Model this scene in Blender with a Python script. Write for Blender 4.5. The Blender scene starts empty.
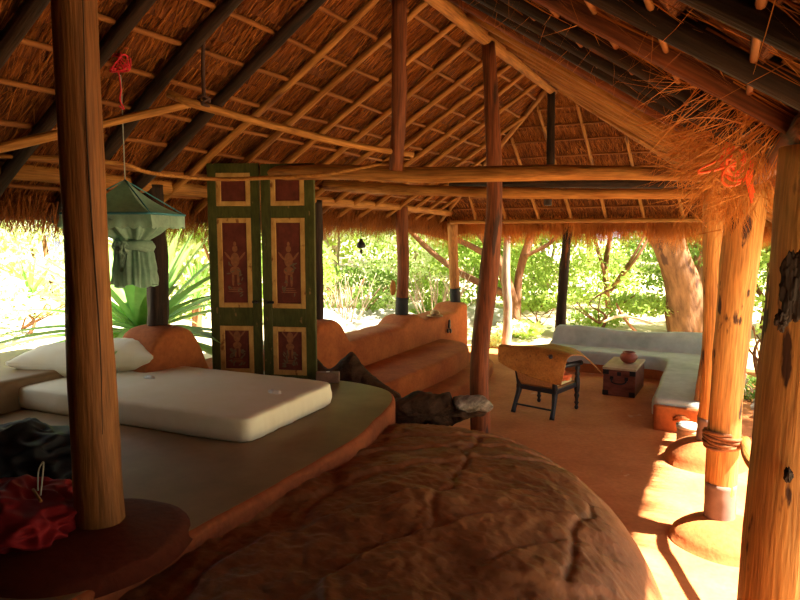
import bpy, bmesh, math, random
import numpy as np
from mathutils import Vector, Matrix, noise, Euler
R = random.Random(7)
sc = bpy.context.scene
COL = sc.collection
# ------------------------------------------------------------------ frame
# X = across the hut (v), Y = along the ridge (u), Z up, metres.  Red floor is z = 0.
CAMX, CAMY, CAMZ = 2.006, -5.655, 2.1
CA, SA = .891, .454
PIT = math.radians(5.97); F = 650.0

def wl(x, y, z=0.0):
    """right / forward of the camera's standing point -> scene"""
    return Vector((CAMX + x*CA - y*SA, CAMY + x*SA + y*CA, z))

def ray(px, py):
    a = (px-400)/F; b = -(py-300)/F
    return a, math.cos(PIT)+b*math.sin(PIT), b*math.cos(PIT)-math.sin(PIT)

def at(px, py, Y):
    d = ray(px, py); t = Y/d[1]
    return wl(d[0]*t, d[1]*t, CAMZ+d[2]*t)

def atz(px, py, z):
    d = ray(px, py); t = (z-CAMZ)/d[2]
    return wl(d[0]*t, d[1]*t, z)

def aty(px, py, ys):
    d = ray(px, py); o = Vector((CAMX, CAMY)); dd = wl(d[0], d[1])-wl(0, 0)
    t = (ys-CAMY)/dd.y
    return wl(d[0]*t, d[1]*t, CAMZ+d[2]*t)

# ------------------------------------------------------------------ materials
def ramp(nt, stops):
    r = nt.nodes.new('ShaderNodeValToRGB'); e = r.color_ramp.elements
    e[0].position = stops[0][0]; e[0].color = (*stops[0][1], 1)
    e[1].position = stops[-1][0]; e[1].color = (*stops[-1][1], 1)
    for p, c in stops[1:-1]:
        n = e.new(p); n.color = (*c, 1)
    return r

def mat(name, stops, scale=(4, 4, 4), detail=6, rough=.85, bump=.3, dist=.02, spots=None,
        trans=0.0, spec=.2, n_rough=.6, metal=0.0, distort=0.0, fine=None):
    m = bpy.data.materials.new(name); m.use_nodes = True; nt = m.node_tree
    b = nt.nodes['Principled BSDF']
    tc = nt.nodes.new('ShaderNodeTexCoord'); mp = nt.nodes.new('ShaderNodeMapping')
    mp.inputs['Scale'].default_value = scale
    nt.links.new(tc.outputs['Object'], mp.inputs['Vector'])
    oi = nt.nodes.new('ShaderNodeObjectInfo')
    ml = nt.nodes.new('ShaderNodeMath'); ml.operation = 'MULTIPLY'; ml.inputs[1].default_value = 37.0
    nt.links.new(oi.outputs['Random'], ml.inputs[0])
    cb = nt.nodes.new('ShaderNodeCombineXYZ')
    for i in range(3): nt.links.new(ml.outputs[0], cb.inputs[i])
    nt.links.new(cb.outputs[0], mp.inputs['Location'])
    n = nt.nodes.new('ShaderNodeTexNoise'); n.inputs['Scale'].default_value = 1
    n.inputs['Detail'].default_value = detail; n.inputs['Roughness'].default_value = n_rough
    n.inputs['Distortion'].default_value = distort
    nt.links.new(mp.outputs[0], n.inputs['Vector'])
    r = ramp(nt, stops); nt.links.new(n.outputs['Fac'], r.inputs[0])
    col = r.outputs[0]
    if spots:
        (s_scale, lo, hi, sc_) = spots
        mp2 = nt.nodes.new('ShaderNodeMapping'); mp2.inputs['Scale'].default_value = s_scale
        nt.links.new(tc.outputs['Object'], mp2.inputs['Vector'])
        nt.links.new(cb.outputs[0], mp2.inputs['Location'])
        n2 = nt.nodes.new('ShaderNodeTexNoise'); n2.inputs['Scale'].default_value = 1
        n2.inputs['Detail'].default_value = 5
        nt.links.new(mp2.outputs[0], n2.inputs['Vector'])
        r2 = ramp(nt, [(lo, (0, 0, 0)), (hi, (1, 1, 1))]); nt.links.new(n2.outputs['Fac'], r2.inputs[0])
        mx = nt.nodes.new('ShaderNodeMix'); mx.data_type = 'RGBA'
        nt.links.new(r2.outputs[0], mx.inputs[0]); nt.links.new(col, mx.inputs[6])
        mx.inputs[7].default_value = (*sc_, 1); col = mx.outputs[2]
    nt.links.new(col, b.inputs['Base Color'])
    b.inputs['Roughness'].default_value = rough; b.inputs['Metallic'].default_value = metal
    b.inputs['Specular IOR Level'].default_value = spec
    if bump:
        bp = nt.nodes.new('ShaderNodeBump'); bp.inputs['Strength'].default_value = bump
        bp.inputs['Distance'].default_value = dist
        nt.links.new(n.outputs['Fac'], bp.inputs['Height']); last = bp
        if fine:
            mp3 = nt.nodes.new('ShaderNodeMapping'); mp3.inputs['Scale'].default_value = fine[0]
            nt.links.new(tc.outputs['Object'], mp3.inputs['Vector'])
            n3 = nt.nodes.new('ShaderNodeTexNoise'); n3.inputs['Scale'].default_value = 1; n3.inputs['Detail'].default_value = 6
            nt.links.new(mp3.outputs[0], n3.inputs['Vector'])
            bp3 = nt.nodes.new('ShaderNodeBump'); bp3.inputs['Strength'].default_value = fine[1]; bp3.inputs['Distance'].default_value = fine[2]
            nt.links.new(n3.outputs['Fac'], bp3.inputs['Height']); nt.links.new(bp.outputs[0], bp3.inputs['Normal']); last = bp3
            r3 = ramp(nt, [(.32, (1-fine[3],)*3), (.62, (1, 1, 1))]); nt.links.new(n3.outputs['Fac'], r3.inputs[0])
            mx3 = nt.nodes.new('ShaderNodeMix'); mx3.data_type = 'RGBA'; mx3.blend_type = 'MULTIPLY'; mx3.inputs[0].default_value = 1
            nt.links.new(col, mx3.inputs[6]); nt.links.new(r3.outputs[0], mx3.inputs[7]); nt.links.new(mx3.outputs[2], b.inputs['Base Color'])
        nt.links.new(last.outputs[0], b.inputs['Normal'])
    if trans:
        out = nt.nodes['Material Output']; t = nt.nodes.new('ShaderNodeBsdfTranslucent')
        nt.links.new(col, t.inputs['Color']); mxs = nt.nodes.new('ShaderNodeMixShader')
        mxs.inputs[0].default_value = trans
        nt.links.new(b.outputs[0], mxs.inputs[1]); nt.links.new(t.outputs[0], mxs.inputs[2])
        nt.links.new(mxs.outputs[0], out.inputs['Surface'])
    return m

def flat(name, c, rough=.6, trans=0, metal=0.0, var=.25, sc_=8, bump=.1, spec=.3):
    lo = tuple(x*(1-var) for x in c); hi = tuple(min(1, x*(1+var)) for x in c)
    return mat(name, [(.3, lo), (.7, hi)], (sc_,)*3, 4, rough, bump, .005, trans=trans, metal=metal, spec=spec)

M = {}
M['thatch'] = mat('thatch', [(.3, (.055, .012, .002)), (.5, (.18, .044, .006)), (.72, (.36, .105, .015))], (46, 3.5, 20), 5, .8, 1.0, .03,
                  spots=((2.2, 2.2, 2.2), .5, .75, (.15, .042, .009)), fine=((150, 7, 60), 1.0, .012, .55))
M['straw'] = mat('straw', [(.3, (.14, .036, .005)), (.7, (.40, .125, .019))], (3, 3, 3), 3, .7, 0, trans=.15)
M['straw_dry'] = mat('straw_dry', [(.3, (.28, .075, .012)), (.7, (.66, .23, .04))], (3, 3, 3), 3, .7, 0, trans=.3)
M['pole_pale'] = mat('pale_pole_wood', [(.3, (.30, .105, .018)), (.7, (.54, .225, .048))], (22, 22, 2.5), 6, .65, .4, .01,
                     spots=((9, 9, 2), .62, .72, (.17, .06, .02)), fine=((90, 90, 5), .8, .006, .45))
M['pole_mid'] = mat('brown_batten_wood', [(.3, (.13, .036, .007)), (.7, (.32, .11, .022))], (22, 22, 2.5), 6, .65, .4, .01)
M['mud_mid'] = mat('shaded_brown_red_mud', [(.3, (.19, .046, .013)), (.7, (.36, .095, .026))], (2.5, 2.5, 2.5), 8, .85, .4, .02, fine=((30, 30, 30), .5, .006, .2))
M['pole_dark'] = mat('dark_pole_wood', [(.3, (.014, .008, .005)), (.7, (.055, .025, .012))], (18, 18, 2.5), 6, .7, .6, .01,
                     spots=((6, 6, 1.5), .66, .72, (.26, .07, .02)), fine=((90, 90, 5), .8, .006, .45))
M['pole_red'] = mat('red_brown_wood', [(.3, (.10, .028, .010)), (.7, (.29, .078, .022))], (24, 24, 2.0), 8, .65, .7, .012,
                     spots=((12, 12, 2), .6, .68, (.05, .018, .01)), fine=((90, 90, 5), .8, .006, .45))
M['post_orange'] = mat('orange_peeled_wood', [(.28, (.40, .14, .032)), (.5, (.60, .25, .06)), (.75, (.72, .36, .10))], (16, 16, 1.4), 8, .6, .5, .01,
                       spots=((11, 11, 3.2), .61, .65, (.09, .035, .018)), fine=((90, 90, 5), .8, .006, .45))
M['post_brown'] = mat('brown_post_wood', [(.28, (.27, .10, .03)), (.5, (.40, .165, .048)), (.75, (.50, .23, .07))], (16, 16, 1.2), 9, .65, .6, .01,
                      spots=((14, 14, 2.5), .66, .72, (.10, .04, .02)), fine=((90, 90, 5), .8, .006, .45))
M['post_dim'] = mat('dim_brown_post_wood', [(.28, (.16, .055, .014)), (.5, (.23, .085, .021)), (.75, (.29, .118, .032))], (12, 12, 1.0), 7, .65, .4, .006, fine=((90, 90, 5), .8, .006, .45))
M['crack'] = flat('crack_dark', (.03, .012, .006), .9)
M['tar'] = flat('blackened_post_foot', (.02, .018, .018), .7)
M['tarred_tan'] = flat('stained_post_foot', (.22, .13, .09), .8)
M['floor'] = mat('red_mud_floor', [(.3, (.42, .125, .036)), (.5, (.56, .19, .058)), (.7, (.64, .25, .085))], (1.6, 1.6, 1.6), 9, .75, .25, .02,
                 spots=((5, 3, 5), .68, .74, (.62, .33, .18)), fine=((24, 24, 24), .5, .006, .15))
M['mud'] = mat('red_mud_plaster', [(.3, (.33, .085, .022)), (.7, (.54, .165, .042))], (2.5, 2.5, 2.5), 8, .8, .3, .02, fine=((30, 30, 30), .6, .006, .2))
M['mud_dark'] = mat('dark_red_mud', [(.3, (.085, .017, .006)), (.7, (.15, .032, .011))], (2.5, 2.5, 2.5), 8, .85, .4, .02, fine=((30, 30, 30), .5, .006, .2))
M['cement'] = mat('grey_brown_cement', [(.25, (.17, .105, .042)), (.5, (.26, .165, .070)), (.75, (.36, .24, .112))], (1.6, 1.6, 1.6), 8, .55, .12, .01, spec=.25)
M['cement_pale'] = mat('pale_grey_cement', [(.3, (.38, .40, .34)), (.7, (.56, .58, .51))], (5, 5, 5), 9, .7, .3, .01)
M['rock'] = mat('brown_rock', [(.25, (.125, .042, .011)), (.5, (.21, .072, .019)), (.75, (.30, .11, .03))], (1.3, 1.3, 1.3), 14, .62, .5, .04,
                n_rough=.62, distort=.2, spec=.25, fine=((22, 22, 22), .8, .008, .22), spots=((1.3, 1.3, 1.3), .54, .74, (.34, .14, .045)))
M['rock_grey'] = mat('grey_rock', [(.3, (.30, .27, .21)), (.7, (.62, .57, .46))], (1.3, 1.3, 1.3), 12, .85, .9, .08, n_rough=.68)
M['sheet'] = mat('cream_sheet', [(.3, (.86, .79, .54)), (.7, (.90, .84, .62))], (7, 7, 7), 5, .9, .25, .01)
M['net'] = flat('sea_green_net', (.36, .52, .40), .9, trans=.5, sc_=30, var=.12)
M['net_trim'] = flat('blue_green_band', (.07, .26, .30), .8, trans=.2)
M['green_paint'] = mat('worn_green_paint', [(.3, (.042, .044, .008)), (.7, (.092, .086, .018))], (9, 9, 4), 8, .6, .4, .004,
                       spots=((20, 20, 8), .66, .72, (.26, .15, .05)), fine=((60, 60, 12), .4, .003, .3))
M['ochre_paint'] = mat('worn_ochre_paint', [(.3, (.36, .17, .04)), (.7, (.60, .34, .10))], (12, 12, 8), 8, .6, .3, .004,
                       spots=((18, 18, 12), .60, .68, (.22, .08, .02)))
M['maroon_paint'] = mat('maroon_paint', [(.3, (.075, .014, .009)), (.7, (.16, .032, .018))], (14, 14, 10), 8, .6, .2, .004)
M['gold_paint'] = flat('faded_gold_figure', (.24, .085, .03), .6, sc_=40)
M['teal_paint'] = flat('faded_teal_figure', (.13, .09, .045), .6, sc_=40)
M['iron'] = flat('dark_iron', (.03, .028, .028), .45, metal=.6)
M['black_wood'] = flat('black_lacquered_wood', (.022, .020, .022), .38)
M['hide'] = mat('tan_hide', [(.25, (.28, .10, .022)), (.5, (.46, .18, .04)), (.75, (.58, .26, .07))], (5, 5, 5), 8, .5, .25, .01,
                spots=((24, 24, 24), .58, .70, (.24, .09, .03)), fine=((50, 50, 50), .6, .004, .3))
M['cane'] = flat('woven_cane', (.55, .26, .09), .6, sc_=60)
M['orange_cloth'] = flat('orange_cloth', (.95, .20, .06), .85)
M['cushion'] = flat('yellow_green_cushion', (.66, .62, .30), .9)
M['chest_wood'] = mat('dark_red_chest_wood', [(.3, (.10, .030, .018)), (.7, (.21, .072, .045))], (7, 7, 20), 7, .5, .3, .005)
M['chest_top'] = mat('pale_worn_chest_top', [(.3, (.42, .30, .17)), (.7, (.62, .47, .29))], (9, 3, 9), 7, .6, .3, .005)
M['clay'] = flat('red_clay', (.30, .07, .035), .4)
M['driftwood'] = mat('dark_driftwood', [(.3, (.020, .010, .005)), (.7, (.085, .042, .020))], (14, 4, 14), 9, .75, 1.0, .03, spec=.1)
M['drift_grey'] = mat('weathered_grey_wood', [(.35, (.10, .08, .055)), (.65, (.40, .34, .26))], (22, 6, 22), 9, .8, 1.0, .02)
M['black_cloth'] = flat('black_cloth', (.006, .006, .007), .75, sc_=5)
M['red_cloth'] = flat('deep_red_cloth', (.19, .004, .005), .85, sc_=5)
M['rope_brown'] = flat('brown_rope', (.27, .10, .035), .9, sc_=60)
M['rope_dark'] = flat('dark_rope', (.07, .03, .02), .9, sc_=60)
M['rope_orange'] = flat('bright_orange_rope', (.95, .09, .015), .6, sc_=60)
M['rope_red'] = flat('red_cord', (.75, .03, .05), .7, sc_=60)
M['cord_grey'] = flat('thin_grey_cord', (.30, .30, .24), .8)
M['white'] = flat('off_white', (.78, .74, .62), .6)
M['tan'] = flat('tan_bands', (.50, .33, .18), .7, sc_=30)
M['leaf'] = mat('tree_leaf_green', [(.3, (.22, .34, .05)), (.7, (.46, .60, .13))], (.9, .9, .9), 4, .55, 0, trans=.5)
M['leaf_glare'] = mat('sun_glare_leaf_green', [(.3, (.55, .66, .26)), (.7, (.82, .86, .55))], (.9, .9, .9), 4, .55, 0, trans=.5)  # blown-out sunlight put into a paler leaf colour
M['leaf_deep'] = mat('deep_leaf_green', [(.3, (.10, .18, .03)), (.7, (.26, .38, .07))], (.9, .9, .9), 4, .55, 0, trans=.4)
M['blade'] = mat('sword_leaf_green', [(.3, (.16, .36, .06)), (.7, (.34, .55, .14))], (3, 3, 3), 3, .4, 0, trans=.5, spec=.4)
M['bark'] = mat('pale_brown_bark', [(.3, (.09, .038, .015)), (.7, (.27, .125, .055))], (9, 9, 2.5), 8, .85, .8, .03,
                spots=((4, 4, 1.5), .62, .68, (.08, .035, .02)))
M['bark_grey'] = mat('grey_bark', [(.3, (.22, .16, .10)), (.7, (.46, .36, .24))], (9, 9, 3), 8, .9, .7, .02)
M['earth'] = mat('dry_earth', [(.3, (.40, .30, .17)), (.55, (.58, .47, .28)), (.72, (.30, .36, .12))], (.8, .8, .8), 10, .95, .5, .04)
M['brass'] = flat('dull_brass', (.36, .22, .09), .45, metal=.5)
M['brick'] = flat('brown_brick', (.22, .12, .07), .8, sc_=20)

# ------------------------------------------------------------------ helpers
def setp(o, label=None, cat=None, group=None, kind=None):
    if label: o['label'] = label
    if cat: o['category'] = cat
    if group: o['group'] = group
    if kind: o['kind'] = kind
    return o

def empty(name, loc, label, cat, rz=0, group=None, kind=None):
    o = bpy.data.objects.new(name, None); COL.objects.link(o)
    o.empty_display_size = .1
    o.location = loc; o.rotation_euler = (0, 0, rz)
    return setp(o, label, cat, group, kind)

def link(name, me, m, parent=None, world=True, smooth=True):
    o = bpy.data.objects.new(name, me); COL.objects.link(o)
    if m:
        for k in (m if isinstance(m, (list, tuple)) else [m]): me.materials.append(M[k])
    if smooth: me.shade_smooth()
    if parent is not None:
        o.parent = parent
        if world: o.matrix_parent_inverse = pmat(parent).inverted()
    return o

def pmat(o):
    m = o.matrix_basis.copy()
    if o.parent: m = pmat(o.parent) @ o.matrix_parent_inverse @ m
    return m

def mesh(name, vs, fs):
    me = bpy.data.meshes.new(name); me.from_pydata([tuple(v) for v in vs], [], fs); me.update(); return me

def catmull(pts, n):
    pts = [Vector(p) for p in pts]
    if len(pts) == 2: return [pts[0].lerp(pts[1], i/n) for i in range(n+1)]
    P = [pts[0]*2-pts[1]] + pts + [pts[-1]*2-pts[-2]]
    out = []; seg = len(pts)-1; per = max(1, n//seg)
    for s in range(seg):
        a, b, c, d = P[s:s+4]
        for i in range(per):
            t = i/per
            out.append(.5*((2*b)+(c-a)*t+(2*a-5*b+4*c-d)*t*t+(3*b-a-3*c+d)*t**3))
    out.append(pts[-1]); return out

def tube_data(pts, rad, sides=12, n=16, jit=0.0, seed=0, flatx=1.0, cap=True):
    """pts control points, rad: number or list at the control points"""
    path = catmull(pts, n); L = len(path)
    if not isinstance(rad, (list, tuple)): rad = [rad]*len(pts)
    vs = []; fs = []
    up = None
    for i, p in enumerate(path):
        t = (path[min(i+1, L-1)]-path[max(i-1, 0)]).normalized()
        if up is None:
            up = t.orthogonal().normalized()
        up = (up - t*up.dot(t)).normalized(); sd = t.cross(up)
        f = i/(L-1)*(len(rad)-1); k = min(int(f), len(rad)-2) if len(rad) > 1 else 0
        r = rad[k]+(rad[min(k+1, len(rad)-1)]-rad[k])*(f-k)
        for j in range(sides):
            a = 2*math.pi*j/sides
            d = up*math.cos(a)*flatx+sd*math.sin(a)
            rr = r
            if jit:
                rr *= 1+jit*noise.noise(Vector((math.cos(a)*1.4+seed*7.3, math.sin(a)*1.4, i*5.0/L+seed)))*1.6
                rr *= 1+jit*.5*noise.noise(Vector((math.cos(a)*4+seed*3.3, math.sin(a)*4, i*14.0/L+seed)))
            vs.append(p+d*rr)
    for i in range(L-1):
        for j in range(sides):
            k = (j+1) % sides
            fs.append((i*sides+j, i*sides+k, (i+1)*sides+k, (i+1)*sides+j))
    if cap:
        fs.append(tuple(range(sides))[::-1]); fs.append(tuple((L-1)*sides+j for j in range(sides)))
    return vs, fs

def log(name, pts, rad, m, parent=None, sides=14, n=20, jit=.12, seed=None, flatx=1.0, **lab):
    """round timber whose local Z runs along its length"""
    p0 = Vector(pts[0]); p1 = Vector(pts[-1]); z = (p1-p0).normalized()
    q = z.to_track_quat('Z', 'Y').to_matrix().to_4x4(); T = Matrix.Translation(p0) @ q
    inv = T.inverted(); loc = [inv @ Vector(p) for p in pts]
    if seed is None: seed = R.random()*50
    vs, fs = tube_data(loc, rad, sides, n, jit, seed, flatx)
    o = link(name, mesh(name, vs, fs), m, parent, world=False)
    if parent is not None: o.matrix_parent_inverse = pmat(parent).inverted()
    o.matrix_basis = T
    if lab: setp(o, **lab)
    return o

def rope(name, pts, r, m, parent=None, n=40, sides=6, **lab):
    c = sum((Vector(p) for p in pts), Vector())/len(pts)
    vs, fs = tube_data([Vector(p)-c for p in pts], r, sides, n)
    o = link(name, mesh(name, vs, fs), m, parent, world=False)
    if parent is not None: o.matrix_parent_inverse = pmat(parent).inverted()
    o.location = c
    if lab: setp(o, **lab)
    return o

def box_data(c, s, bev=.01, seg=2, rot=None):
    bm = bmesh.new(); bmesh.ops.create_cube(bm, size=1)
    for v in bm.verts: v.co = Vector((v.co.x*s[0], v.co.y*s[1], v.co.z*s[2]))
    if bev: bmesh.ops.bevel(bm, geom=bm.edges[:], offset=bev, segments=seg, affect='EDGES', profile=.5)
    mm = Matrix.Translation(c) @ (rot.to_4x4() if rot else Matrix())
    bm.transform(mm)
    return bm

def bm_obj(name, bm, m, parent=None, smooth=True, **lab):
    me = bpy.data.meshes.new(name); bm.to_mesh(me); bm.free()
    o = link(name, me, m, parent, world=False, smooth=smooth)
    if lab: setp(o, **lab)
    return o

def box(name, c, s, m, parent=None, bev=.01, seg=2, rot=None, smooth=False, **lab):
    """local coordinates of the parent"""
    return bm_obj(name, box_data(c, s, bev, seg, rot), m, parent, smooth, **lab)

def lathe_data(prof, n=24, c=(0, 0, 0)):
    vs = []; fs = []
    for (r, z) in prof:
        for j in range(n):
            a = 2*math.pi*j/n; vs.append((c[0]+r*math.cos(a), c[1]+r*math.sin(a), c[2]+z))
    L = len(prof)
    for i in range(L-1):
        for j in range(n):
            k = (j+1) % n; fs.append((i*n+j, i*n+k, (i+1)*n+k, (i+1)*n+j))
    fs.append(tuple(range(n))[::-1]); fs.append(tuple((L-1)*n+j for j in range(n)))
    return vs, fs

def lathe(name, prof, m, parent=None, c=(0, 0, 0), n=24, **lab):
    o = link(name, mesh(name, *lathe_data(prof, n, c)), m, parent, world=False)
    if lab: setp(o, **lab)
    return o

def fbm(p, o=4):
    return noise.fractal(p, .9, 2.1, o)

def grid(name, nx, ny, fn, m, parent=None, thick=0, **lab):
    vs = [fn(i/(nx-1), j/(ny-1)) for j in range(ny) for i in range(nx)]
    fs = [(j*nx+i, j*nx+i+1, (j+1)*nx+i+1, (j+1)*nx+i) for j in range(ny-1) for i in range(nx-1)]
    o = link(name, mesh(name, vs, fs), m, parent, world=False)
    if thick:
        md = o.modifiers.new('solid', 'SOLIDIFY'); md.thickness = thick; md.offset = 0
    if lab: setp(o, **lab)
    return o

def rounded_slab(name, outline, z0, z1, m, side_m=None, parent=None, r=.05, wob=.01, **lab):
    """solid with an arbitrary plan outline and a rounded upper edge; outline CCW"""
    pts = [Vector((x, y, 0)) for x, y in outline]
    n = len(pts); nr = []
    for i in range(n):
        t = (pts[(i+1) % n]-pts[i-1]).normalized(); nr.append(Vector((t.y, -t.x, 0)))
    rings = [(0, z0)] + [(0, z0+(z1-r-z0)*k/3) for k in (1, 2, 3)]
    for k in range(1, 6):
        a = math.pi/2*k/5; rings.append((r*(1-math.cos(a)), z1-r+r*math.sin(a)))
    vs = []; fs = []; mi = []
    for (ins, z) in rings:
        for i in range(n):
            p = pts[i]-nr[i]*ins
            w = wob*fbm(Vector((p.x*2, p.y*2, z*2)))
            vs.append(Vector((p.x, p.y, z))+nr[i]*w)
    for k in range(len(rings)-1):
        for i in range(n):
            j = (i+1) % n; fs.append((k*n+i, k*n+j, (k+1)*n+j, (k+1)*n+i)); mi.append(1 if k < len(rings)-2 else 0)
    fs.append(tuple((len(rings)-1)*n+i for i in range(n))); mi.append(0)
    me = mesh(name, vs, fs)
    o = link(name, me, [m, side_m] if side_m else m, parent, world=False)
    if side_m:
        for p, k in zip(me.polygons, mi): p.material_index = k
    if lab: setp(o, **lab)
    return o

def densify(pl, step=.08):
    out = []
    n = len(pl)
    for i in range(n):
        a = Vector(pl[i]); b = Vector(pl[(i+1) % n]); k = max(1, int((b-a).length/step))
        for j in range(k): out.append(tuple(a.lerp(b, j/k)))
    return out

def smooth_outline(pl, it=3, step=.08):
    p = densify(pl, step)
    for _ in range(it):
        n = len(p); p = [((p[i-1][0]+2*p[i][0]+p[(i+1) % n][0])/4, (p[i-1][1]+2*p[i][1]+p[(i+1) % n][1])/4) for i in range(n)]
    return p

def blob(name, c, s, m, parent=None, amp=.15, freq=2.5, sub=4, flatz=None, seed=0, ridged=False, rz=0, **lab):
    bm = bmesh.new(); bmesh.ops.create_icosphere(bm, subdivisions=sub, radius=1)
    rot = Matrix.Rotation(rz, 3, 'Z')
    for v in bm.verts:
        p = v.co.copy(); q = p*freq+Vector((seed*3.1, seed*1.7, seed))
        d = fbm(q)
        if ridged:
            d = (1-abs(noise.noise(q)*2.2))*.6 + (1-abs(noise.noise(q*2.3)*2.2))*.35-.6
        p = p*(1+amp*d)
        p = Vector((p.x*s[0], p.y*s[1], p.z*s[2]))
        if flatz is not None and p.z < flatz: p.z = flatz
        v.co = rot @ p
    o = bm_obj(name, bm, m, parent, True, **lab)
    o.location = c
    return o

def strands(name, quads, m, parent=None, **lab):
    """quads: array (n, 4, 3)"""
    q = np.asarray(quads, dtype=np.float32); n = len(q)
    me = bpy.data.meshes.new(name)
    me.vertices.add(n*4); me.vertices.foreach_set('co', q.reshape(-1))
    me.loops.add(n*4); me.loops.foreach_set('vertex_index', np.arange(n*4, dtype=np.int32))
    me.polygons.add(n); me.polygons.foreach_set('loop_start', np.arange(0, n*4, 4, dtype=np.int32))
    me.update(calc_edges=True); me.validate()
    o = link(name, me, m, parent, world=False, smooth=False)
    if parent is not None: o.matrix_parent_inverse = pmat(parent).inverted()
    if lab: setp(o, **lab)
    return o

def blade_quads(base, d, L, w, rs, bend=.15, segs=2):
    """base (n,3), direction d (n,3), returns strips as quads"""
    n = len(base); d = d/np.linalg.norm(d, axis=1)[:, None]
    side = np.cross(d, rs.normal(size=(n, 3))); side /= np.linalg.norm(side, axis=1)[:, None]
    bd = np.cross(d, side)*(rs.uniform(-bend, bend, n)[:, None])
    out = []; L = L[:, None]; w = w[:, None]
    p0 = base; w0 = w
    for k in range(1, segs+1):
        t = k/segs
        p1 = base + d*L*t + bd*L*t*t; w1 = w*(1-.8*t)
        out.append(np.stack([p0-side*w0, p0+side*w0, p1+side*w1, p1-side*w1], 1)); p0 = p1; w0 = w1
    return np.concatenate(out)

# ------------------------------------------------------------------ roof shape
RZ = 3.96; SL = .615; SR = .655; SF = .635; HY = 2.25
EL, ER, EF = -2.75, 2.85, 4.98; Y0 = -7.6
def zl(x): return RZ+SL*x
def zr(x): return RZ-SR*x
def zf(y): return RZ-SF*(y-HY)
# hip lines: left: SL*x = -SF*(y-HY); right: SR*x = SF*(y-HY)
def hipx_l(y): return -SF*(y-HY)/SL if y > HY else 0
def hipx_r(y): return SF*(y-HY)/SR if y > HY else 0
def roofz(x, y):
    z = zl(x) if x < 0 else zr(x)
    if y > HY: z = min(z, zf(y))
    return z

ORD = ['first', 'second', 'third', 'fourth', 'fifth', 'sixth', 'seventh', 'eighth', 'ninth', 'tenth', 'eleventh', 'twelfth', 'thirteenth',
       'fourteenth', 'fifteenth', 'sixteenth', 'seventeenth', 'eighteenth', 'nineteenth', 'twentieth']

ceiling = empty('ceiling', (0, 0, 2.2), 'underside of the steep thatched roof with straw courses over thin battens', 'ceiling', kind='structure')

def slope_part(frame, width_at, length, nm):
    """frame: 4x4 (local X along eave, local Y down the slope, local -Z into the room).  width_at(y)->(x0,x1)"""
    course = .27; k = 0; vs = []; fs = []
    y = 0
    while y < length:
        y2 = min(y+course+.07, length+.05)
        a0, a1 = width_at(min(y, length)); b0, b1 = width_at(min(y2, length))
        n = max(2, int((b1-b0)/.12)); top = len(vs)
        for i in range(n+1):
            t = i/n
            xa = a0+(a1-a0)*t; xb = b0+(b1-b0)*t
            j = .018*fbm(Vector((xb*3, y*3, 1)))
            vs += [Vector((xa, y, .01)), Vector((xb, y2-.0+j, -.06+j)), Vector((xb, y2+.015+j, .0+j)), Vector((xb, y2+j, .16)), Vector((xa, y, .16))]
        for i in range(n):
            o = top+i*5
            for q in range(5):
                r_ = (q+1) % 5
                fs.append((o+q, o+r_, o+5+r_, o+5+q))
        y += course
    o = link('thatch', mesh('thatch', vs, fs), 'thatch', ceiling, smooth=False, world=False)
    o.matrix_parent_inverse = pmat(ceiling).inverted(); o.matrix_basis = frame
    # loose straw lying along the slope, on the room side
    rs = np.random.RandomState(hash(nm) % 1000 if False else len(nm)*7)
    return o, frame

def frame_of(origin, xdir, ydir):
    x = Vector(xdir).normalized(); y = Vector(ydir).normalized(); z = x.cross(y)
    if z.z < 0: x = -x; z = x.cross(y)
    m = Matrix.Identity(4)
    for i in range(3): m[i][0] = x[i]; m[i][1] = y[i]; m[i][2] = z[i]; m[i][3] = origin[i]
    return m

def straw_on(frame, width_at, length, count, seed):
    rs = np.random.RandomState(seed)
    yy = rs.uniform(0, length, count); lo = []; hi = []
    for y in yy:
        a, b = width_at(y); lo.append(a); hi.append(b)
    lo = np.array(lo); hi = np.array(hi)
    xx = lo+(hi-lo)*rs.uniform(0, 1, count)
    base = np.stack([xx, yy, -.058-.012*rs.uniform(0, 1, count)+.045*(1-np.mod(yy, .27)/.27)], 1)
    ang = rs.normal(0.10, .17, count)
    d = np.stack([np.sin(ang), np.cos(ang), rs.uniform(-.10, .03, count)], 1)
    q = blade_quads(base, d, rs.uniform(.12, .34, count), rs.uniform(.0015, .0048, count), rs, .12)
    q = np.concatenate([q.reshape(-1, 3), np.ones((q.shape[0]*4, 1))], 1) @ np.array(frame).T
    qq = q[:, :3].reshape(-1, 4, 3); pick = np.tile(rs.uniform(0, 1, count) < .3, 2)
    strands('thatch_straw', qq[~pick], 'straw', ceiling, kind='stuff')
    return strands('thatch_straw', qq[pick], 'straw_dry', ceiling, kind='stuff')

def batten(frame, x0, x1, y, r=.017, off=-.070):
    """thin pole along the eave direction in slope coordinates"""
    k = max(2, int((x1-x0)/1.0)); pts = []
    for i in range(k+1):
        pts.append(frame @ Vector((x0+(x1-x0)*i/k, y+R.uniform(-.012, .012), off+R.uniform(-.004, .004))))
    return log('batten', pts, r, 'pole_mid', ceiling, sides=8, n=k*4, jit=.1)

# left slope
LL = math.hypot(-EL, SL*EL); fl = frame_of((0, 0, RZ), (0, 1, 0), (-1, 0, -SL))
sgn_l = 1 if fl.col[0][1] > 0 else -1
def y_at_l(s):      # extent along Y for slope distance s
    x = -s/math.sqrt(1+SL*SL); yh = HY+SL*(-x)/SF
    return (Y0, yh)
def wl_(s):
    a, b = y_at_l(s); return (a, b) if sgn_l > 0 else (-b, -a)
slope_part(fl, wl_, LL, 'left'); straw_on(fl, wl_, LL, 30000, 1)
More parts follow.
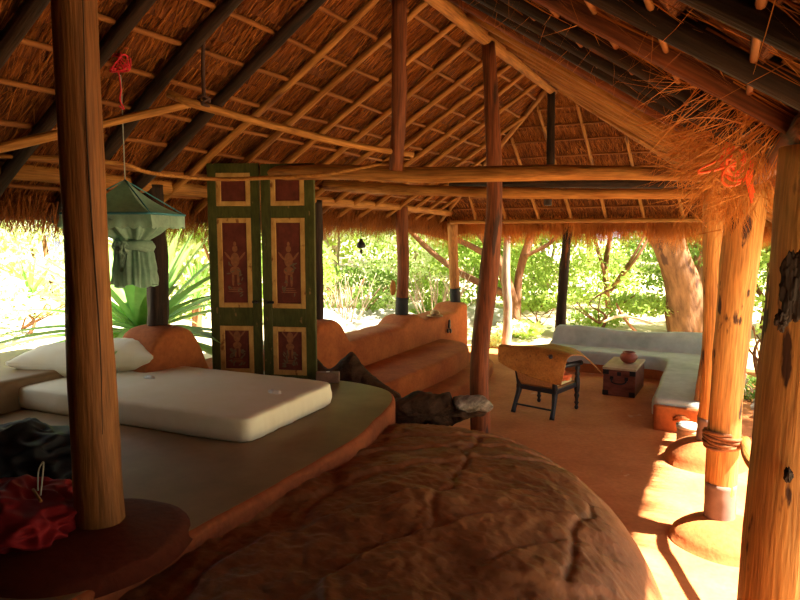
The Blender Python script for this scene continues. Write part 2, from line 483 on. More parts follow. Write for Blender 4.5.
# right slope
LR = math.hypot(ER, SR*ER); fr = frame_of((0, 0, RZ), (0, 1, 0), (1, 0, -SR))
sgn_r = 1 if fr.col[0][1] > 0 else -1
def wr_(s):
    x = s/math.sqrt(1+SR*SR); yh = HY+SR*x/SF
    a, b = Y0, yh
    return (a, b) if sgn_r > 0 else (-b, -a)
slope_part(fr, wr_, LR, 'right'); straw_on(fr, wr_, LR, 22000, 2)
# far hip
LF = math.hypot(EF-HY, SF*(EF-HY)); ff = frame_of((0, HY, RZ), (1, 0, 0), (0, 1, -SF))
sgn_f = 1 if ff.col[0][0] > 0 else -1
def wf_(s):
    dy = s/math.sqrt(1+SF*SF); a, b = -SF*dy/SL, SF*dy/SR
    return (a, b) if sgn_f > 0 else (-b, -a)
slope_part(ff, wf_, LF, 'far'); straw_on(ff, wf_, LF, 9000, 3)
for k in range(1, 10):
    s = k*.315
    if s < LL-.05: a, b = wl_(s); batten(fl, a, b, s)
for k in range(1, 10):
    s = k*.31
    if s < LR-.05: a, b = wr_(s); batten(fr, a, b, s, .011, -.062)
for k in range(1, 9):
    s = .18+k*.31
    if s < LF-.05: a, b = wf_(s); batten(ff, a, b, s, .013)

vs, fs = tube_data([(0, Y0-.1, RZ+.10), (0, -3, RZ+.10), (0, HY+.25, RZ+.08)], .26, 12, 40, .1)
link('ridge_thatch', mesh('ridge_thatch', vs, fs), 'thatch', ceiling, world=False).matrix_parent_inverse = pmat(ceiling).inverted()
vs, fs = tube_data([(0, HY, RZ+.08), (hipx_l(EF)/2, (HY+EF)/2, (RZ+zl(hipx_l(EF)))/2+.10), (hipx_l(EF), EF, zl(hipx_l(EF))+.10)], .17, 10, 20, .1)
link('hip_thatch', mesh('hip_thatch', vs, fs), 'thatch', ceiling, world=False).matrix_parent_inverse = pmat(ceiling).inverted()
vs, fs = tube_data([(0, HY, RZ+.08), (hipx_r(EF)/2, (HY+EF)/2, (RZ+zr(hipx_r(EF)))/2+.10), (hipx_r(EF), EF, zr(hipx_r(EF))+.10)], .17, 10, 20, .1)
link('hip_thatch', mesh('hip_thatch', vs, fs), 'thatch', ceiling, world=False).matrix_parent_inverse = pmat(ceiling).inverted()
# hanging eave fringes
def fringe(p0, p1, out, count, seed, lo=.12, hi=.34, droop=1.0):
    rs = np.random.RandomState(seed); p0 = np.array(p0); p1 = np.array(p1)
    t = rs.uniform(0, 1, count)[:, None]; out = np.array(out)
    base = p0+(p1-p0)*t - out*rs.uniform(-.03, .30, count)[:, None]
    base[:, 2] += rs.uniform(-.03, .12, count)
    clump = np.sin(t[:, 0]*np.linalg.norm(p1-p0)*5)*.15+np.sin(t[:, 0]*np.linalg.norm(p1-p0)*17+1)*.18
    d = out*rs.uniform(.0, .7, count)[:, None]+np.array([0, 0, -1.0])*droop+rs.normal(0, .22, (count, 3))
    L = rs.uniform(lo, hi, count)*(1+clump)
    return blade_quads(base, d, L, rs.uniform(.002, .0055, count), rs, .25)
zel = zl(EL); zer = zr(ER); zef = zf(EF)
xl = hipx_l(EF); xr = hipx_r(EF)
strands('eave_fringe', np.concatenate([fringe((EL+.02, Y0, zel+.02), (EL+.02, EF-.2, zel+.02), (-1, 0, 0), 20000, 11, .10, .32)]), 'straw', ceiling, kind='stuff')
strands('eave_fringe', fringe((xl, EF, zef+.03), (xr, EF, zef+.03), (0, 1, 0), 17000, 12, .10, .42), 'straw_dry', ceiling, kind='stuff')
strands('eave_fringe', fringe((ER, -2.2, zer+.02), (ER, EF, zer+.02), (1, 0, 0), 12000, 13, .12, .30), 'straw', ceiling, kind='stuff')

# ------------------------------------------------------------------ rafters, ridge, hips
DROP = .115
def rafter(pts, r, m, label, group, **k):
    return log('rafter', pts, r, m, sides=10, n=16, jit=.14, label=label, cat='rafter', group=group, **k)
ys = [-7.1+.5*i for i in range(19)]       # last 1.9
def wob(a=.02): return R.uniform(-a, a)
for i, y in enumerate(ys):
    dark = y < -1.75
    n = len(ys)-1-i
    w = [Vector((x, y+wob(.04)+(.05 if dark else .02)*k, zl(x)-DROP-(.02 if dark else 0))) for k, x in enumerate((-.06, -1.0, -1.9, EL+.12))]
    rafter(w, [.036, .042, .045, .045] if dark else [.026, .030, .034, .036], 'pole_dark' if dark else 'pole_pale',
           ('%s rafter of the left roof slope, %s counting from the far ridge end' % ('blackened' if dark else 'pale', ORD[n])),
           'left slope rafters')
for i, y in enumerate(ys):
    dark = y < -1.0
    n = len(ys)-1-i
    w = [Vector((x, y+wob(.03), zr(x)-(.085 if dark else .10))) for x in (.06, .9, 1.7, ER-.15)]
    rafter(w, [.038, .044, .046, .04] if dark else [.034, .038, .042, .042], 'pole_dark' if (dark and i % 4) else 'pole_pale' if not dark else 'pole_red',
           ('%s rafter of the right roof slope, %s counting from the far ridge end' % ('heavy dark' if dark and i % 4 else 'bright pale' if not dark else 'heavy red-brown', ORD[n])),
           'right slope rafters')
# jack rafters, left side of the hip
for i, y in enumerate((2.65, 3.15, 3.65, 4.1)):
    x0 = -max(.0, SF*(y-HY)/SL)
    if x0 > EL+.4:
        rafter([Vector((x0, y, zl(x0)-DROP)), Vector((EL+.12, y+.03, zl(EL+.12)-DROP))], [.026, .032], 'pole_pale',
               'short pale rafter at far end of left slope, %s past the ridge end' % ORD[i], 'short left rafters')
for i, y in enumerate((2.65, 3.15, 3.65)):
    x0 = SF*(y-HY)/SR
    if x0 < ER-.4:
        rafter([Vector((x0, y, zr(x0)-DROP)), Vector((ER-.12, y, zr(ER-.12)-DROP))], [.03, .034], 'pole_pale',
               'short pale rafter at far end of right slope, %s past the ridge end' % ORD[i], 'short right rafters')
# far hip rafters
for i, x in enumerate((-1.9, -1.35, -.8, -.28, .25, .8, 1.35, 1.85)):
    ys0 = HY + max(.02, (SL*-x if x < 0 else SR*x)/SF)
    xx = x*.92
    rafter([Vector((xx, ys0+.03, zf(ys0)-DROP+.02)), Vector((x+.02, EF-.1, zf(EF-.1)-DROP+.02))], [.02, .026], 'pole_pale',
           'thin pale rafter under the far hip slope, %s from the left' % ORD[i], 'far hip rafters')
log('hip_rafter', [(-.02, HY, RZ-.12), (xl/2, (HY+EF)/2, (RZ+zef)/2-.12), (xl+.1, EF-.1, zef-.09)], [.03, .035, .038], 'pole_pale',
    label='pale hip rafter running down to the far left roof corner', cat='rafter')
log('hip_rafter', [(.02, HY, RZ-.12), (xr/2, (HY+EF)/2, (RZ+zef)/2-.12), (xr-.1, EF-.1, zef-.09)], [.035, .04, .045], 'pole_pale',
    label='pale hip rafter running down to the far right roof corner', cat='rafter')
log('ridge_pole', [(0, -7.4, 3.80), (.02, -3, 3.78), (-.01, 0, 3.79), (.0, HY+.1, 3.78)], [.055, .06, .055, .05], 'pole_pale', n=40,
    label='long pale ridge pole carried on the central posts', cat='ridge pole')

# ------------------------------------------------------------------ posts
def collared(name, pts, rad, m, foot=None, footh=.25, crack=None, **k):
    """a post with an Empty when it has parts"""
    return None

BASES = {}
def post(pts, rad, m, label, group=None, foot=None, foot_mat='tar', jit=.07, sides=20, n=28, cracks=(), name='post', flatx=1.0):
    base = Vector(pts[0])
    t = empty(name, base, label, 'post', group=group)
    p = log('shaft', pts, rad, m, t, sides=sides, n=n, jit=jit, flatx=flatx)
    if foot:
        par_ = p
        b = Vector(pts[0]); e = Vector(pts[-1]); L = (e-b).length
        pth = catmull(pts, 40); seg = [q for q in pth if (q-b).length <= foot]
        log('blackened_foot', [seg[0]-Vector((0, 0, .001)), seg[len(seg)//2], seg[-1]], (rad[0] if isinstance(rad, list) else rad)*1.07, foot_mat, p, sides=20, n=8, jit=.03)
    for (a, b, off, w) in cracks:
        log('crack', [Vector(x) for x in a] if isinstance(a, list) else a, w, 'crack', t, sides=6, n=16, jit=.3)
    return t

# left foreground post
LP = Vector((-.37, -3.84, .82))
ltop = at(75, 0, 2.42); d = (ltop-LP); ltop = LP+d*1.6
lp = post([LP-Vector((0, 0, .05)), LP+d*.33+Vector((-.01, 0, 0)), LP+d*.8, ltop], [.104, .088, .078, .070], 'post_dim',
          'thick brown round post with a long crack in front of the bed', n=36)
lp_shaft = lp.children[0] if lp.children else lp
tocam = (Vector((CAMX, CAMY, 1.7))-(LP+d*.5)); tocam.z = 0; tocam.normalize(); side = Vector((-tocam.y, tocam.x, 0))
log('crack', [LP+d*f+tocam*(.083+(.003 if i % 2 else .001))+side*(.022+.006*math.sin(i*1.7)) for i, f in enumerate((.22, .4, .6, .8, 1.0, 1.2, 1.45))],
    [.001, .0025, .003, .003, .0025, .003, .0015], 'crack', lp_shaft, sides=6, n=30, jit=.2)

# middle post (under the ridge)
post([(-.02, .0, -.02), (-.035, -.01, .9), (.03, .03, 1.75), (.07, .02, 2.5), (.0, .0, 3.76)], [.09, .085, .088, .07, .062], 'pole_red',
     'crooked dark red post standing on the floor under the ridge, beyond the rock', n=40, jit=.1)
# kingpost on the tie beam
kb = at(396, 166, 5.02)
log('king_post', [kb-Vector((0, 0, .03)), kb.lerp(Vector((-.16, -1.42, RZ-.22)), .45)+Vector((.015, 0, 0)), Vector((-.16, -1.42, RZ-.22))], [.055, .056, .054], 'pole_red', n=16,
    label='dark red king post standing on the near tie beam', cat='post')
log('king_post', [(0, HY-.05, 2.42), (.01, HY, 3.0), (0, HY, 3.76)], [.045, .05, .045], 'pole_dark', n=16,
    label='slim black king post under the far ridge end', cat='post')
# left wall posts
WX = -2.28
post([(WX, -1.75, 1.25), (WX+.02, -1.74, 1.9), (WX-.02, -1.75, 2.48)], [.085, .085, .095], 'pole_dark',
     'dark rough post on the mud mound behind the bed pillow', 'parapet posts', jit=.14)
post([(WX, .62, 1.02), (WX, .62, 1.7), (WX, .62, 2.46)], [.075, .075, .08], 'pole_dark',
     'dark post mostly hidden behind the painted shutters', 'parapet posts')
post([(WX, 2.8, .86), (WX+.03, 2.8, 1.6), (WX, 2.8, 2.46)], [.088, .085, .09], 'pole_red',
     'reddish post with a carved face and black foot on the middle of the mud parapet', 'parapet posts', foot=.30)
post([(WX+.05, 4.78, .88), (WX+.03, 4.72, 1.6), (WX+.08, 4.55, 2.26)], [.085, .08, .085], 'post_brown',
     'tan post with a black foot at the far end of the mud parapet', 'parapet posts', foot=.28)
# carved face on the middle parapet post
fp = at(393, 288, 9.35)
blob('carved_mask', fp, (.045, .035, .11), 'pole_pale', amp=.25, freq=2.5, sub=3, label='small carved wooden face fixed low on the middle parapet post', cat='carving')

# far post behind the bench
a = aty(560, 330, 5.02); b_ = aty(569, 205, 4.80)
post([Vector((a.x, a.y, 0)), (a.x*.5+b_.x*.5-.02, a.y*.5+b_.y*.5, 1.2), (b_.x, b_.y, roofz(b_.x, b_.y)-.1)], [.085, .08, .07], 'pole_dark',
     'slender dark post rising behind the left end of the grey bench', jit=.1)
# right posts
RA = wl(2.81, 5.80)
rt = at(712, 200, 5.6)
post([(RA.x, RA.y, .12), (RA.x*.5+rt.x*.5+.03, RA.y*.5+rt.y*.5, 1.2), (rt.x, rt.y, zr(rt.x)-.1)], [.082, .080, .082], 'post_orange',
     'slim orange post with a stained foot on the farther mud mound by the sunny edge', 'right edge posts', foot=.32, foot_mat='tarred_tan')
rb = wl(3.18, 6.75); rb2 = wl(3.2, 6.6)
post([(rb.x, rb.y, 0), (rb2.x, rb2.y, 1.2), (rb2.x-.02, rb2.y, zr(rb2.x)-.08)], [.085, .08, .08], 'post_brown',
     'flat-faced brown post at the back of the grey bench arm', 'right edge posts', flatx=.7)
BP = wl(2.2, 4.30)
post([(BP.x, BP.y, .08), (BP.x, BP.y, .9), (BP.x+.03, BP.y-.01, 1.7), (BP.x+.06, BP.y-.02, 2.39)], [.093, .103, .112, .122], 'post_orange',
     'peeled orange post bound with rope near the straw bunch', 'right edge posts', foot=.33, foot_mat='tarred_tan', n=36)
FP = wl(1.335, 2.12)
fpost = post([(FP.x, FP.y, 0), (FP.x+.0, FP.y, 1.0), (FP.x+.02, FP.y, 1.8), (FP.x+.03, FP.y, 2.37)], [.155, .148, .142, .14], 'post_orange',
     'very thick scarred orange post at the right foreground', 'right edge posts', n=40, jit=.05, sides=28)

# bark scar and knots on thick post
def patch(pxpy, depth, w, h, parent, nm='bark_patch', m='pole_dark', seed=0):
    c = at(*pxpy, depth)
    o = blob(nm, (0, 0, 0), (w, .012, h), m, None, amp=.5, freq=1.7, sub=5, seed=seed)
    ang = math.atan2(c.y-CAMY, c.x-CAMX)-math.pi/2
    o.matrix_basis = Matrix.Translation(c) @ Matrix.Rotation(ang, 4, 'Z')
    o.parent = parent; o.matrix_parent_inverse = pmat(parent).inverted()
    return o
patch((794, 285), 1.985, .035, .10, fpost, seed=3)
patch((781, 320), 1.985, .016, .03, fpost, seed=5)
patch((788, 475), 1.985, .010, .025, fpost, seed=8)

# ------------------------------------------------------------------ beams
def beam(pts, r, m, label, **k):
    return log('tie_beam', pts, r, m, sides=16, n=40, label=label, cat='beam', jit=.1)
b0 = at(706, 175, 4.32); b1 = at(490, 174, 4.78); b2 = at(320, 172, 5.38); b3 = at(225, 174, 5.85)
log('tie_beam', [b0, (b0+b1)/2+Vector((0, 0, .012)), b1, (b1+b2)/2+Vector((0, 0, -.01)), b2, b3], [.044, .05, .055, .06, .062, .06], 'pole_pale', sides=16, n=60, jit=.12,
    label='thick pale tie beam crossing the hut just behind the shutter tops', cat='beam')
c0 = at(716, 193, 5.7); c1 = at(480, 192, 6.4); c2 = at(325, 185, 7.25)
log('tie_beam', [c0, (c0+c1)/2+Vector((0, 0, -.012)), c1, (c1+c2)/2+Vector((0, 0, -.012)), c2], [.045, .048, .052, .058, .05], 'pole_pale', sides=16, n=50, jit=.12,
    label='thinner pale tie beam running just below the thick one', cat='beam')
e0 = at(712, 183, 7.2); e1 = at(520, 183, 7.9); e2 = at(452, 186, 8.8)
log('tie_beam', [e0, e1, e2], [.06, .065, .06], 'pole_dark', n=30,
    label='dark tie beam seen in the gap between the two pale ones', cat='beam')
log('wall_plate', [(WX, -6.8, 2.47), (WX+.02, -3, 2.50), (WX, -1.75, 2.48), (WX, .6, 2.46), (WX, 2.8, 2.46), (WX+.05, 4.5, 2.42)], [.065, .062, .06, .055, .05, .05], 'pole_pale', n=60,
    label='long pale wall plate resting on the parapet posts along the left eave', cat='beam')
log('wall_plate', [(EL+.12, -6.8, 2.22), (EL+.12, -3, 2.23), (EL+.12, 0, 2.22), (EL+.12, 4.3, 2.2)], .04, 'pole_red', n=40,
    label='reddish outer pole just above the left straw fringe', cat='beam')
log('wall_plate', [(2.05, -.55, 2.42), (2.02, 0, 2.42), (2.0, 1.5, 2.42), (1.98, 3.9, 2.38)], .06, 'pole_red', n=40,
    label='dark red wall plate along the tops of the right edge posts', cat='beam')
log('wall_plate', [(FP.x-.02, FP.y-.2, 2.425), (2.17, -2.3, 2.43), (BP.x+.06, BP.y+.25, 2.45)], .058, 'pole_red', n=20,
    label='red-brown log lying across the foreground post and the rope-bound post tops', cat='beam')
log('wall_plate', [(-2.2, 4.45, 2.26), (0, 4.45, 2.27), (2.0, 4.42, 2.27)], .03, 'pole_pale', n=40,
    label='thin pale pole along the inside of the far eave', cat='beam')

# hanging bamboo poles, branch, rope
A0 = at(-40, 160, 3.5); A1 = at(0, 148, 3.62); A2 = at(205, 100, 4.2)
log('bamboo_pole', [A0, A1, (A1+A2)/2, A2], [.03, .028, .026, .024], 'pole_pale', n=20,
    label='pale bamboo pole slung from the left, passing behind the cracked post', cat='pole')
B0 = at(168, 93, 4.12); B1 = at(205, 107, 4.16); B2 = at(330, 140, 4.7); B3 = at(413, 155, 5.05)
log('bamboo_pole', [B0, B1, B2, B3], [.026, .026, .024, .020], 'pole_pale', n=24,
    label='pale bamboo pole sloping right from the hanging rope to the king post', cat='pole')
log('thin_branch', [at(-20, 156, 4.1), at(60, 158, 4.25), at(122, 164, 4.4), at(152, 173, 4.7), at(212, 179, 5.2), at(262, 178, 5.2), at(325, 174, 5.15), at(400, 160, 5.08), at(412, 158, 5.06)],
    [.012, .014, .015, .015, .016, .016, .015, .011, .010], 'pole_pale', n=48,
    label='long thin bent branch hung level with the shutter tops', cat='branch')
rope('hanging_rope', [at(206, -60, 4.1), at(205, 0, 4.12), at(203, 60, 4.15), at(204, 100, 4.16)], .012, 'rope_dark',
     label='dark rope hanging from the roof to the crossed bamboo poles', cat='rope')
hk = at(204, 101, 4.16)
rope('rope_lashing', [hk+Vector((.035*math.cos(t*1.3), .035*math.sin(t*1.3), .03*math.sin(t*.9)-.005)) for t in range(24)], .008, 'rope_dark', n=92,
     label='dark rope lashing where the two bamboo poles cross', cat='rope')

# ------------------------------------------------------------------ floor, ground
def ground_fn(u, v):
    x = -34+68*u; y = -12+60*v
    z = -.06
    out = max(0, abs(x)-3.2, y-5.6)
    z += .10*fbm(Vector((x*.3, y*.3, 0)))*min(1, out)
    z += .035*max(0, math.hypot(x, y)-9)
    if x < -2.6: z += min(.55, (-2.6-x)*.4)*(1 if y < 3 else max(0, 1-(y-3)/4))
    return Vector((x, y, z))
grid('ground', 120, 110, ground_fn, 'earth', kind='structure', label='dry sunlit earth with weeds around the hut')
fo = smooth_outline([(-2.55, -7.5), (2.75, -7.5), (2.8, -2), (2.75, 2), (2.7, 5.6), (-1.0, 6.4), (-2.6, 5.4)], 4, .3)
rounded_slab('floor', fo, -.15, 0.0, 'floor', None, r=.04, wob=.03, kind='structure', label='red mud floor with sun patches at its right side')

def added_gable():  # unseen back wall, added to darken the near end of the hut
    t = .2; pts = [(-2.7, 0), (2.6, 0), (2.6, zr(2.6)-.02), (0, RZ-.02), (-2.7, zl(-2.7)-.02)]
    vs = [Vector((x, -7.5, z)) for x, z in pts]+[Vector((x, -7.5+t, z)) for x, z in pts]; n = 5
    fs = [tuple(range(n)), tuple(range(n, 2*n))[::-1]]+[(i, i+n, (i+1) % n+n, (i+1) % n) for i in range(n)]
    link('added_wall_back', mesh('added_wall_back', vs, fs), 'mud_dark', smooth=False)['kind'] = 'structure'
added_gable()
box('added_wall_right', (2.62, -5.9, 1.1), (.2, 3.0, 2.2), 'mud_dark', None, .02, kind='structure')  # unseen wall added right of the camera to keep out side light
box('added_wall_left', (-2.62, -5.45, 1.1), (.2, 3.9, 2.2), 'mud_dark', None, .02, kind='structure')  # unseen wall added on the left so the foreground stays dark
# ------------------------------------------------------------------ bed platform
pl = [(-2.6, -6.9), (-.06, -6.9), (.0, -5.2), (.02, -4.2), (.0, -3.5), (.0, -2.8), (-.02, -2.2), (-.16, -1.6), (-.26, -1.25), (-.44, -1.02), (-.8, -.93), (-2.6, -.93)]
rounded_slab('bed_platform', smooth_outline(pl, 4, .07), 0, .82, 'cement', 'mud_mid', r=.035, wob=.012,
             label='raised sleeping platform with a grey cement top and red mud edge', cat='platform')
# mud mound round the left post
def mound(c, r, h, m, label, n=40, rz=1.0, k=1.0, cat='mound', name='mud_mound'):
    vs = []; fs = []; rings = 12
    for i in range(rings+1):
        t = i/rings
        for j in range(n):
            a = 2*math.pi*j/n; rr = r*t*(1+.07*noise.noise(Vector((math.cos(a)*1.5, math.sin(a)*1.5, c[0]+c[1]))))
            z = h*(1-t**2.4)**.7 if t < 1 else -.03
            vs.append(Vector((rr*math.cos(a), rr*math.sin(a)*rz, z)))
    for i in range(rings):
        for j in range(n):
            q = (j+1) % n; fs.append((i*n+j, i*n+q, (i+1)*n+q, (i+1)*n+j))
    fs.append(tuple(rings*n+j for j in range(n))[::-1])
    o = link(name, mesh(name, vs, fs), m); o.location = c
    return setp(o, label, cat)
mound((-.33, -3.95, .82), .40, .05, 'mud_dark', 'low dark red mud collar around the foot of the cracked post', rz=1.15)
mound((RA.x, RA.y, 0), .36, .22, 'mud', 'round red mud mound at the foot of the slim orange post')
mound((BP.x+.04, BP.y-.05, 0), .36, .16, 'mud', 'red mud mound at the foot of the rope-bound post')
# left ledge
rounded_slab('ledge', smooth_outline([(-3.75, -7), (-2.5, -7), (-2.52, -4), (-2.55, -2.15), (-2.75, -1.95), (-3.7, -1.95)], 3, .08), 0, 1.05, 'cement', 'cement', r=.04,
             label='low grey cement ledge along the left side of the platform', cat='ledge')

# ------------------------------------------------------------------ mud parapet with seat and step
def par_h(y):
    h = .80
    h += max(0, min(1, (1.0-y)/.35))*.10
    def bump(c, w, a): return a*math.exp(-((y-c)/w)**4)
    h = max(h, .80+bump(-1.75, .34, .52), .80+bump(.55, .36, .30))
    h += bump(2.8, .30, .10)+bump(4.72, .28, .10)
    return h
def parapet(u, v):
    y = -2.15+v*(5.05+2.15)
    h = par_h(y); w = .23
    e = min(1, max(.0, (5.06-y)/.22)); e = math.sqrt(max(0, 1-(1-e)**2)) if y > 4.84 else 1
    s = (y+2.15)/.3; s = math.sqrt(max(0, 1-(1-min(1, s))**2))
    h = h*(.75+.25*e)*(.8+.2*s); w *= max(.05, e)*max(.2, s)
    # profile: outside bottom -> top -> inside bottom
    a = u*2-1
    if abs(a) > .55:
        x = math.copysign(w, a)*(1+.12*(abs(a)-.55)); z = (1-abs(a))/.45*(h-.1)
    else:
        t = a/.55*math.pi/2; x = w*math.copysign(abs(math.sin(t))**.6, t); z = h-.1+.1*abs(math.cos(t))**.6
    x += .012*fbm(Vector((x*3, y*2, z*3))); z += .012*fbm(Vector((x*3, y*2.5, 7)))*(1 if z > .1 else 0)
    return Vector((-2.28+x, y, z))
par = empty('mud_parapet', (-2.28, 1.5, 0), 'long red mud parapet wall with humps where the posts stand', 'wall')
o = grid('wall_body', 40, 150, parapet, 'mud', par); o.matrix_parent_inverse = pmat(par).inverted()
so = smooth_outline([(-2.1, -.75), (-1.36, -.75), (-1.33, 1), (-1.30, 2.6), (-1.36, 3.25), (-1.6, 3.62), (-2.1, 3.8)], 5, .08)
rounded_slab('mud_bench', so, 0, .42, 'mud', r=.05, wob=.015, label='long red mud seat with a rounded far end against the parapet', cat='bench')
so = smooth_outline([(-1.4, -.6), (-1.03, -.6), (-.98, 1.5), (-1.0, 3.0), (-1.15, 3.75), (-1.55, 4.1), (-2.1, 4.2), (-2.1, 3.6), (-1.4, 3.3)], 4, .08)
rounded_slab('mud_step', so, 0, .15, 'mud', r=.04, wob=.015, label='low red mud step at the foot of the mud seat', cat='step')
# small things on the parapet
kb_ = at(435, 317, 10.0); kb_.z = .80
kk = empty('metal_bowl', kb_, 'upturned metal bowl on a flat plate on the parapet top', 'bowl')
lathe('plate', [(.0, 0), (.125, .0), (.13, .012), (.12, .018), (0, .018)], 'brass', kk)
lathe('bowl', [(.085, .02), (.08, .05), (.055, .085), (.02, .10), (.001, .102)], 'brass', kk)
rr = at(452, 333, 10.3)
mk = empty('wall_relief', (-2.045, 4.0, .56), 'small dark figure relief on the inner face of the parapet near its end', 'relief')
for (dy, dz, s) in ((0, .09, .035), (.0, .03, .045), (-.05, -.05, .03), (.05, -.06, .035)):
    b = blob('dark_figure_piece', (.03, dy, dz), (.018, s, s*1.3), 'black_wood', mk, amp=.2, sub=2)

# ------------------------------------------------------------------ rock
def rock_h(x, y):
    dx = (x-.18)/1.74; dy = (y+3.2)/2.92
    if y < -3.2: dy = (y+3.2)/4.2
    ang = math.atan2(dy, dx); dd = math.hypot(dx, dy)/(1+.05*noise.noise(Vector((math.cos(ang)*2, math.sin(ang)*2, 3.3))))
    z = .73*max(0, 1-dd**3.4)**.60 if dd < 1 else -.06
    if dd >= 1: return -.05
    p = Vector((x, y, 0))
    w = min(1, (1-dd)*6)
    z += w*(.035*fbm(p*1.1+Vector((4, 1, 0)))+.012*fbm(p*5)+.006*fbm(p*17))
    # ledges / cracks
    def crackline(px, py, qx, qy, depth, width):
        a = Vector((px, py, 0)); b = Vector((qx, qy, 0)); ab = b-a; t = max(0, min(1, (p-a).dot(ab)/ab.dot(ab)))
        nn_ = Vector((-ab.y, ab.x, 0)).normalized(); q = a+ab*t+nn_*.09*noise.noise(Vector((t*ab.length*3, px, 0)))*math.sin(t*math.pi); dist = (p-q).length+.02*noise.noise(p*9)
        return -depth*math.exp(-(dist/width)**2)
    z += w*(crackline(*K1, .022, .02)+crackline(*K2, .012, .03)+crackline(*K3, .014, .02)+crackline(*K4, .02, .02)+crackline(*K5, .012, .025))
    tt = noise.noise(Vector((x*.7-y*.4, y*.3+x*.2, 9)))*3+.12*noise.noise(p*6); fr_ = tt-math.floor(tt)
    z += w*.022*min(1, fr_*1.05)*(1 if fr_ < .95 else (1-fr_)/.05)
    return z
def k2(a, b):
    p = atz(*a, .55); q = atz(*b, .55); return p.x, p.y, q.x, q.y
K1 = k2((478, 445), (455, 500)); K2 = k2((300, 560), (350, 480)); K3 = k2((455, 500), (430, 560)); K4 = k2((590, 500), (565, 590)); K5 = k2((350, 480), (420, 440))
def rockf(u, v):
    x = -.35+2.75*u; y = -6.6+6.3*v
    return Vector((x, y, rock_h(x, y)))
ro = grid('rock_outcrop', 260, 520, rockf, 'rock', label='huge brown bedrock outcrop rising through the floor beside the platform', cat='rock')

# ------------------------------------------------------------------ mattress, pillow
mt = empty('mattress', (-1.70, -2.20, .82), 'cream sheeted mattress lying on the grey platform', 'mattress', rz=math.radians(3))
def mattress():
    N = 300; hx, hy, th = 1.13, .545, .155; vs = []; fs = []
    def outl(k, ins):
        a = 2*math.pi*k/N; e = 15.0; ca, sa = math.cos(a), math.sin(a)
        # sample the perimeter of a rounded rectangle by angle of a square map
        r_ = 1/((abs(ca)**e+abs(sa)**e)**(1/e))
        return Vector(((hx-ins)*r_*ca, (hy-ins)*r_*sa, 0))
    prof = [(.02, 0), (.0, .015), (-.008, .05), (-.010, .085), (-.004, .12), (-.002, .146), (.008, .157), (.04, .162), (.10, .163)]
    rings = [(i, z, 1.0) for i, z in prof]+[(.10, .163+.004*math.sin(t*3), t) for t in (.9, .8, .7, .6, .5, .4, .3, .2, .1, .02)]
    for (ins, z, sc_) in rings:
        for k in range(N):
            p = outl(k, ins)*sc_; p.z = z
            side = 1 if z < .155 else .25
            w = .009*noise.noise(Vector((p.x*9, p.y*9, z*4)))+.004*noise.noise(Vector((p.x*30, p.y*30, z*6)))
            wr = .005*abs(math.sin(p.x*38+3*noise.noise(Vector((p.x*3, p.y*3, 0)))))*math.exp(-((z-.03)/.05)**2)
            d = Vector((p.x/hx, p.y/hy, 0)); d = d.normalized() if d.length > 0 else d
            q = p+d*(w+wr)*side
            if sc_ < .999 or z > .155: q.z += .004*noise.noise(Vector((p.x*4, p.y*4, 2)))+.0025*noise.noise(Vector((p.x*14, p.y*9, 2)))
            vs.append(q)
    L = len(rings)
    for i in range(L-1):
        for k in range(N):
            j = (k+1) % N; fs.append((i*N+k, i*N+j, (i+1)*N+j, (i+1)*N+k))
    fs.append(tuple((L-1)*N+k for k in range(N))); fs.append(tuple(range(N))[::-1])
    return vs, fs
link('sheet', mesh('sheet', *mattress()), 'sheet', mt, world=False)
def pillow(c, rz, lab, seed, hx=.36, hy=.25):
    pw = empty('pillow', c, lab, 'pillow', rz=rz)
    bm = bmesh.new(); bmesh.ops.create_cube(bm, size=2); bmesh.ops.subdivide_edges(bm, edges=bm.edges[:], cuts=26, use_grid_fill=True)
    for v in bm.verts:
        p = v.co.copy(); ex = max(0, 1-abs(p.x)**2.4)*max(0, 1-abs(p.y)**2.4)
        zz = .012+.125*ex**.6
        q = Vector((p.x*(hx-.05*(1-abs(p.y)**2)*abs(p.x)), p.y*(hy-.035*(1-abs(p.x)**2)*abs(p.y)), p.z*zz))
        q.z += .016*noise.noise(Vector((q.x*7, q.y*7, seed)))+.01*noise.noise(Vector((q.x*18, q.y*18, seed)))+.10+.03*max(0, abs(p.x)-.6)
        v.co = q
    bm_obj('pillow_case', bm, 'sheet', pw)
pA = atz(66, 372, .99); pB = atz(122, 368, .99)
pillow((pA.x, pA.y, .985), math.radians(20), 'plump white pillow at the far left end of the mattress, left of the cracked post', 1, .33, .24)
pillow((pB.x, pB.y, .995), math.radians(35), 'plump white pillow seen right of the cracked post at the back of the mattress', 5, .30, .22)
tp = atz(275, 393, .985)
blob('crumpled_tissue', tp, (.05, .03, .02), 'white', amp=.6, freq=3, sub=3, label='small crumpled white tissue on the mattress near its foot', cat='tissue')
tp = atz(150, 378, .985)
blob('crumpled_tissue', tp, (.045, .03, .02), 'white', amp=.6, freq=3, sub=3, seed=4, label='small crumpled white tissue beside the pillow', cat='tissue')
# brick near the shutter
bk = atz(328, 382, .82)
be = empty('brick', (bk.x, bk.y, .82), 'small brown block with a hole at the end of the platform', 'brick', rz=.5)
box('block', (0, 0, .045), (.20, .10, .085), 'brick', be, .008)
lathe('hole', [(.016, .0), (.016, .004), (.0, .004)], 'white', be, c=(0, 0, .088), n=12)

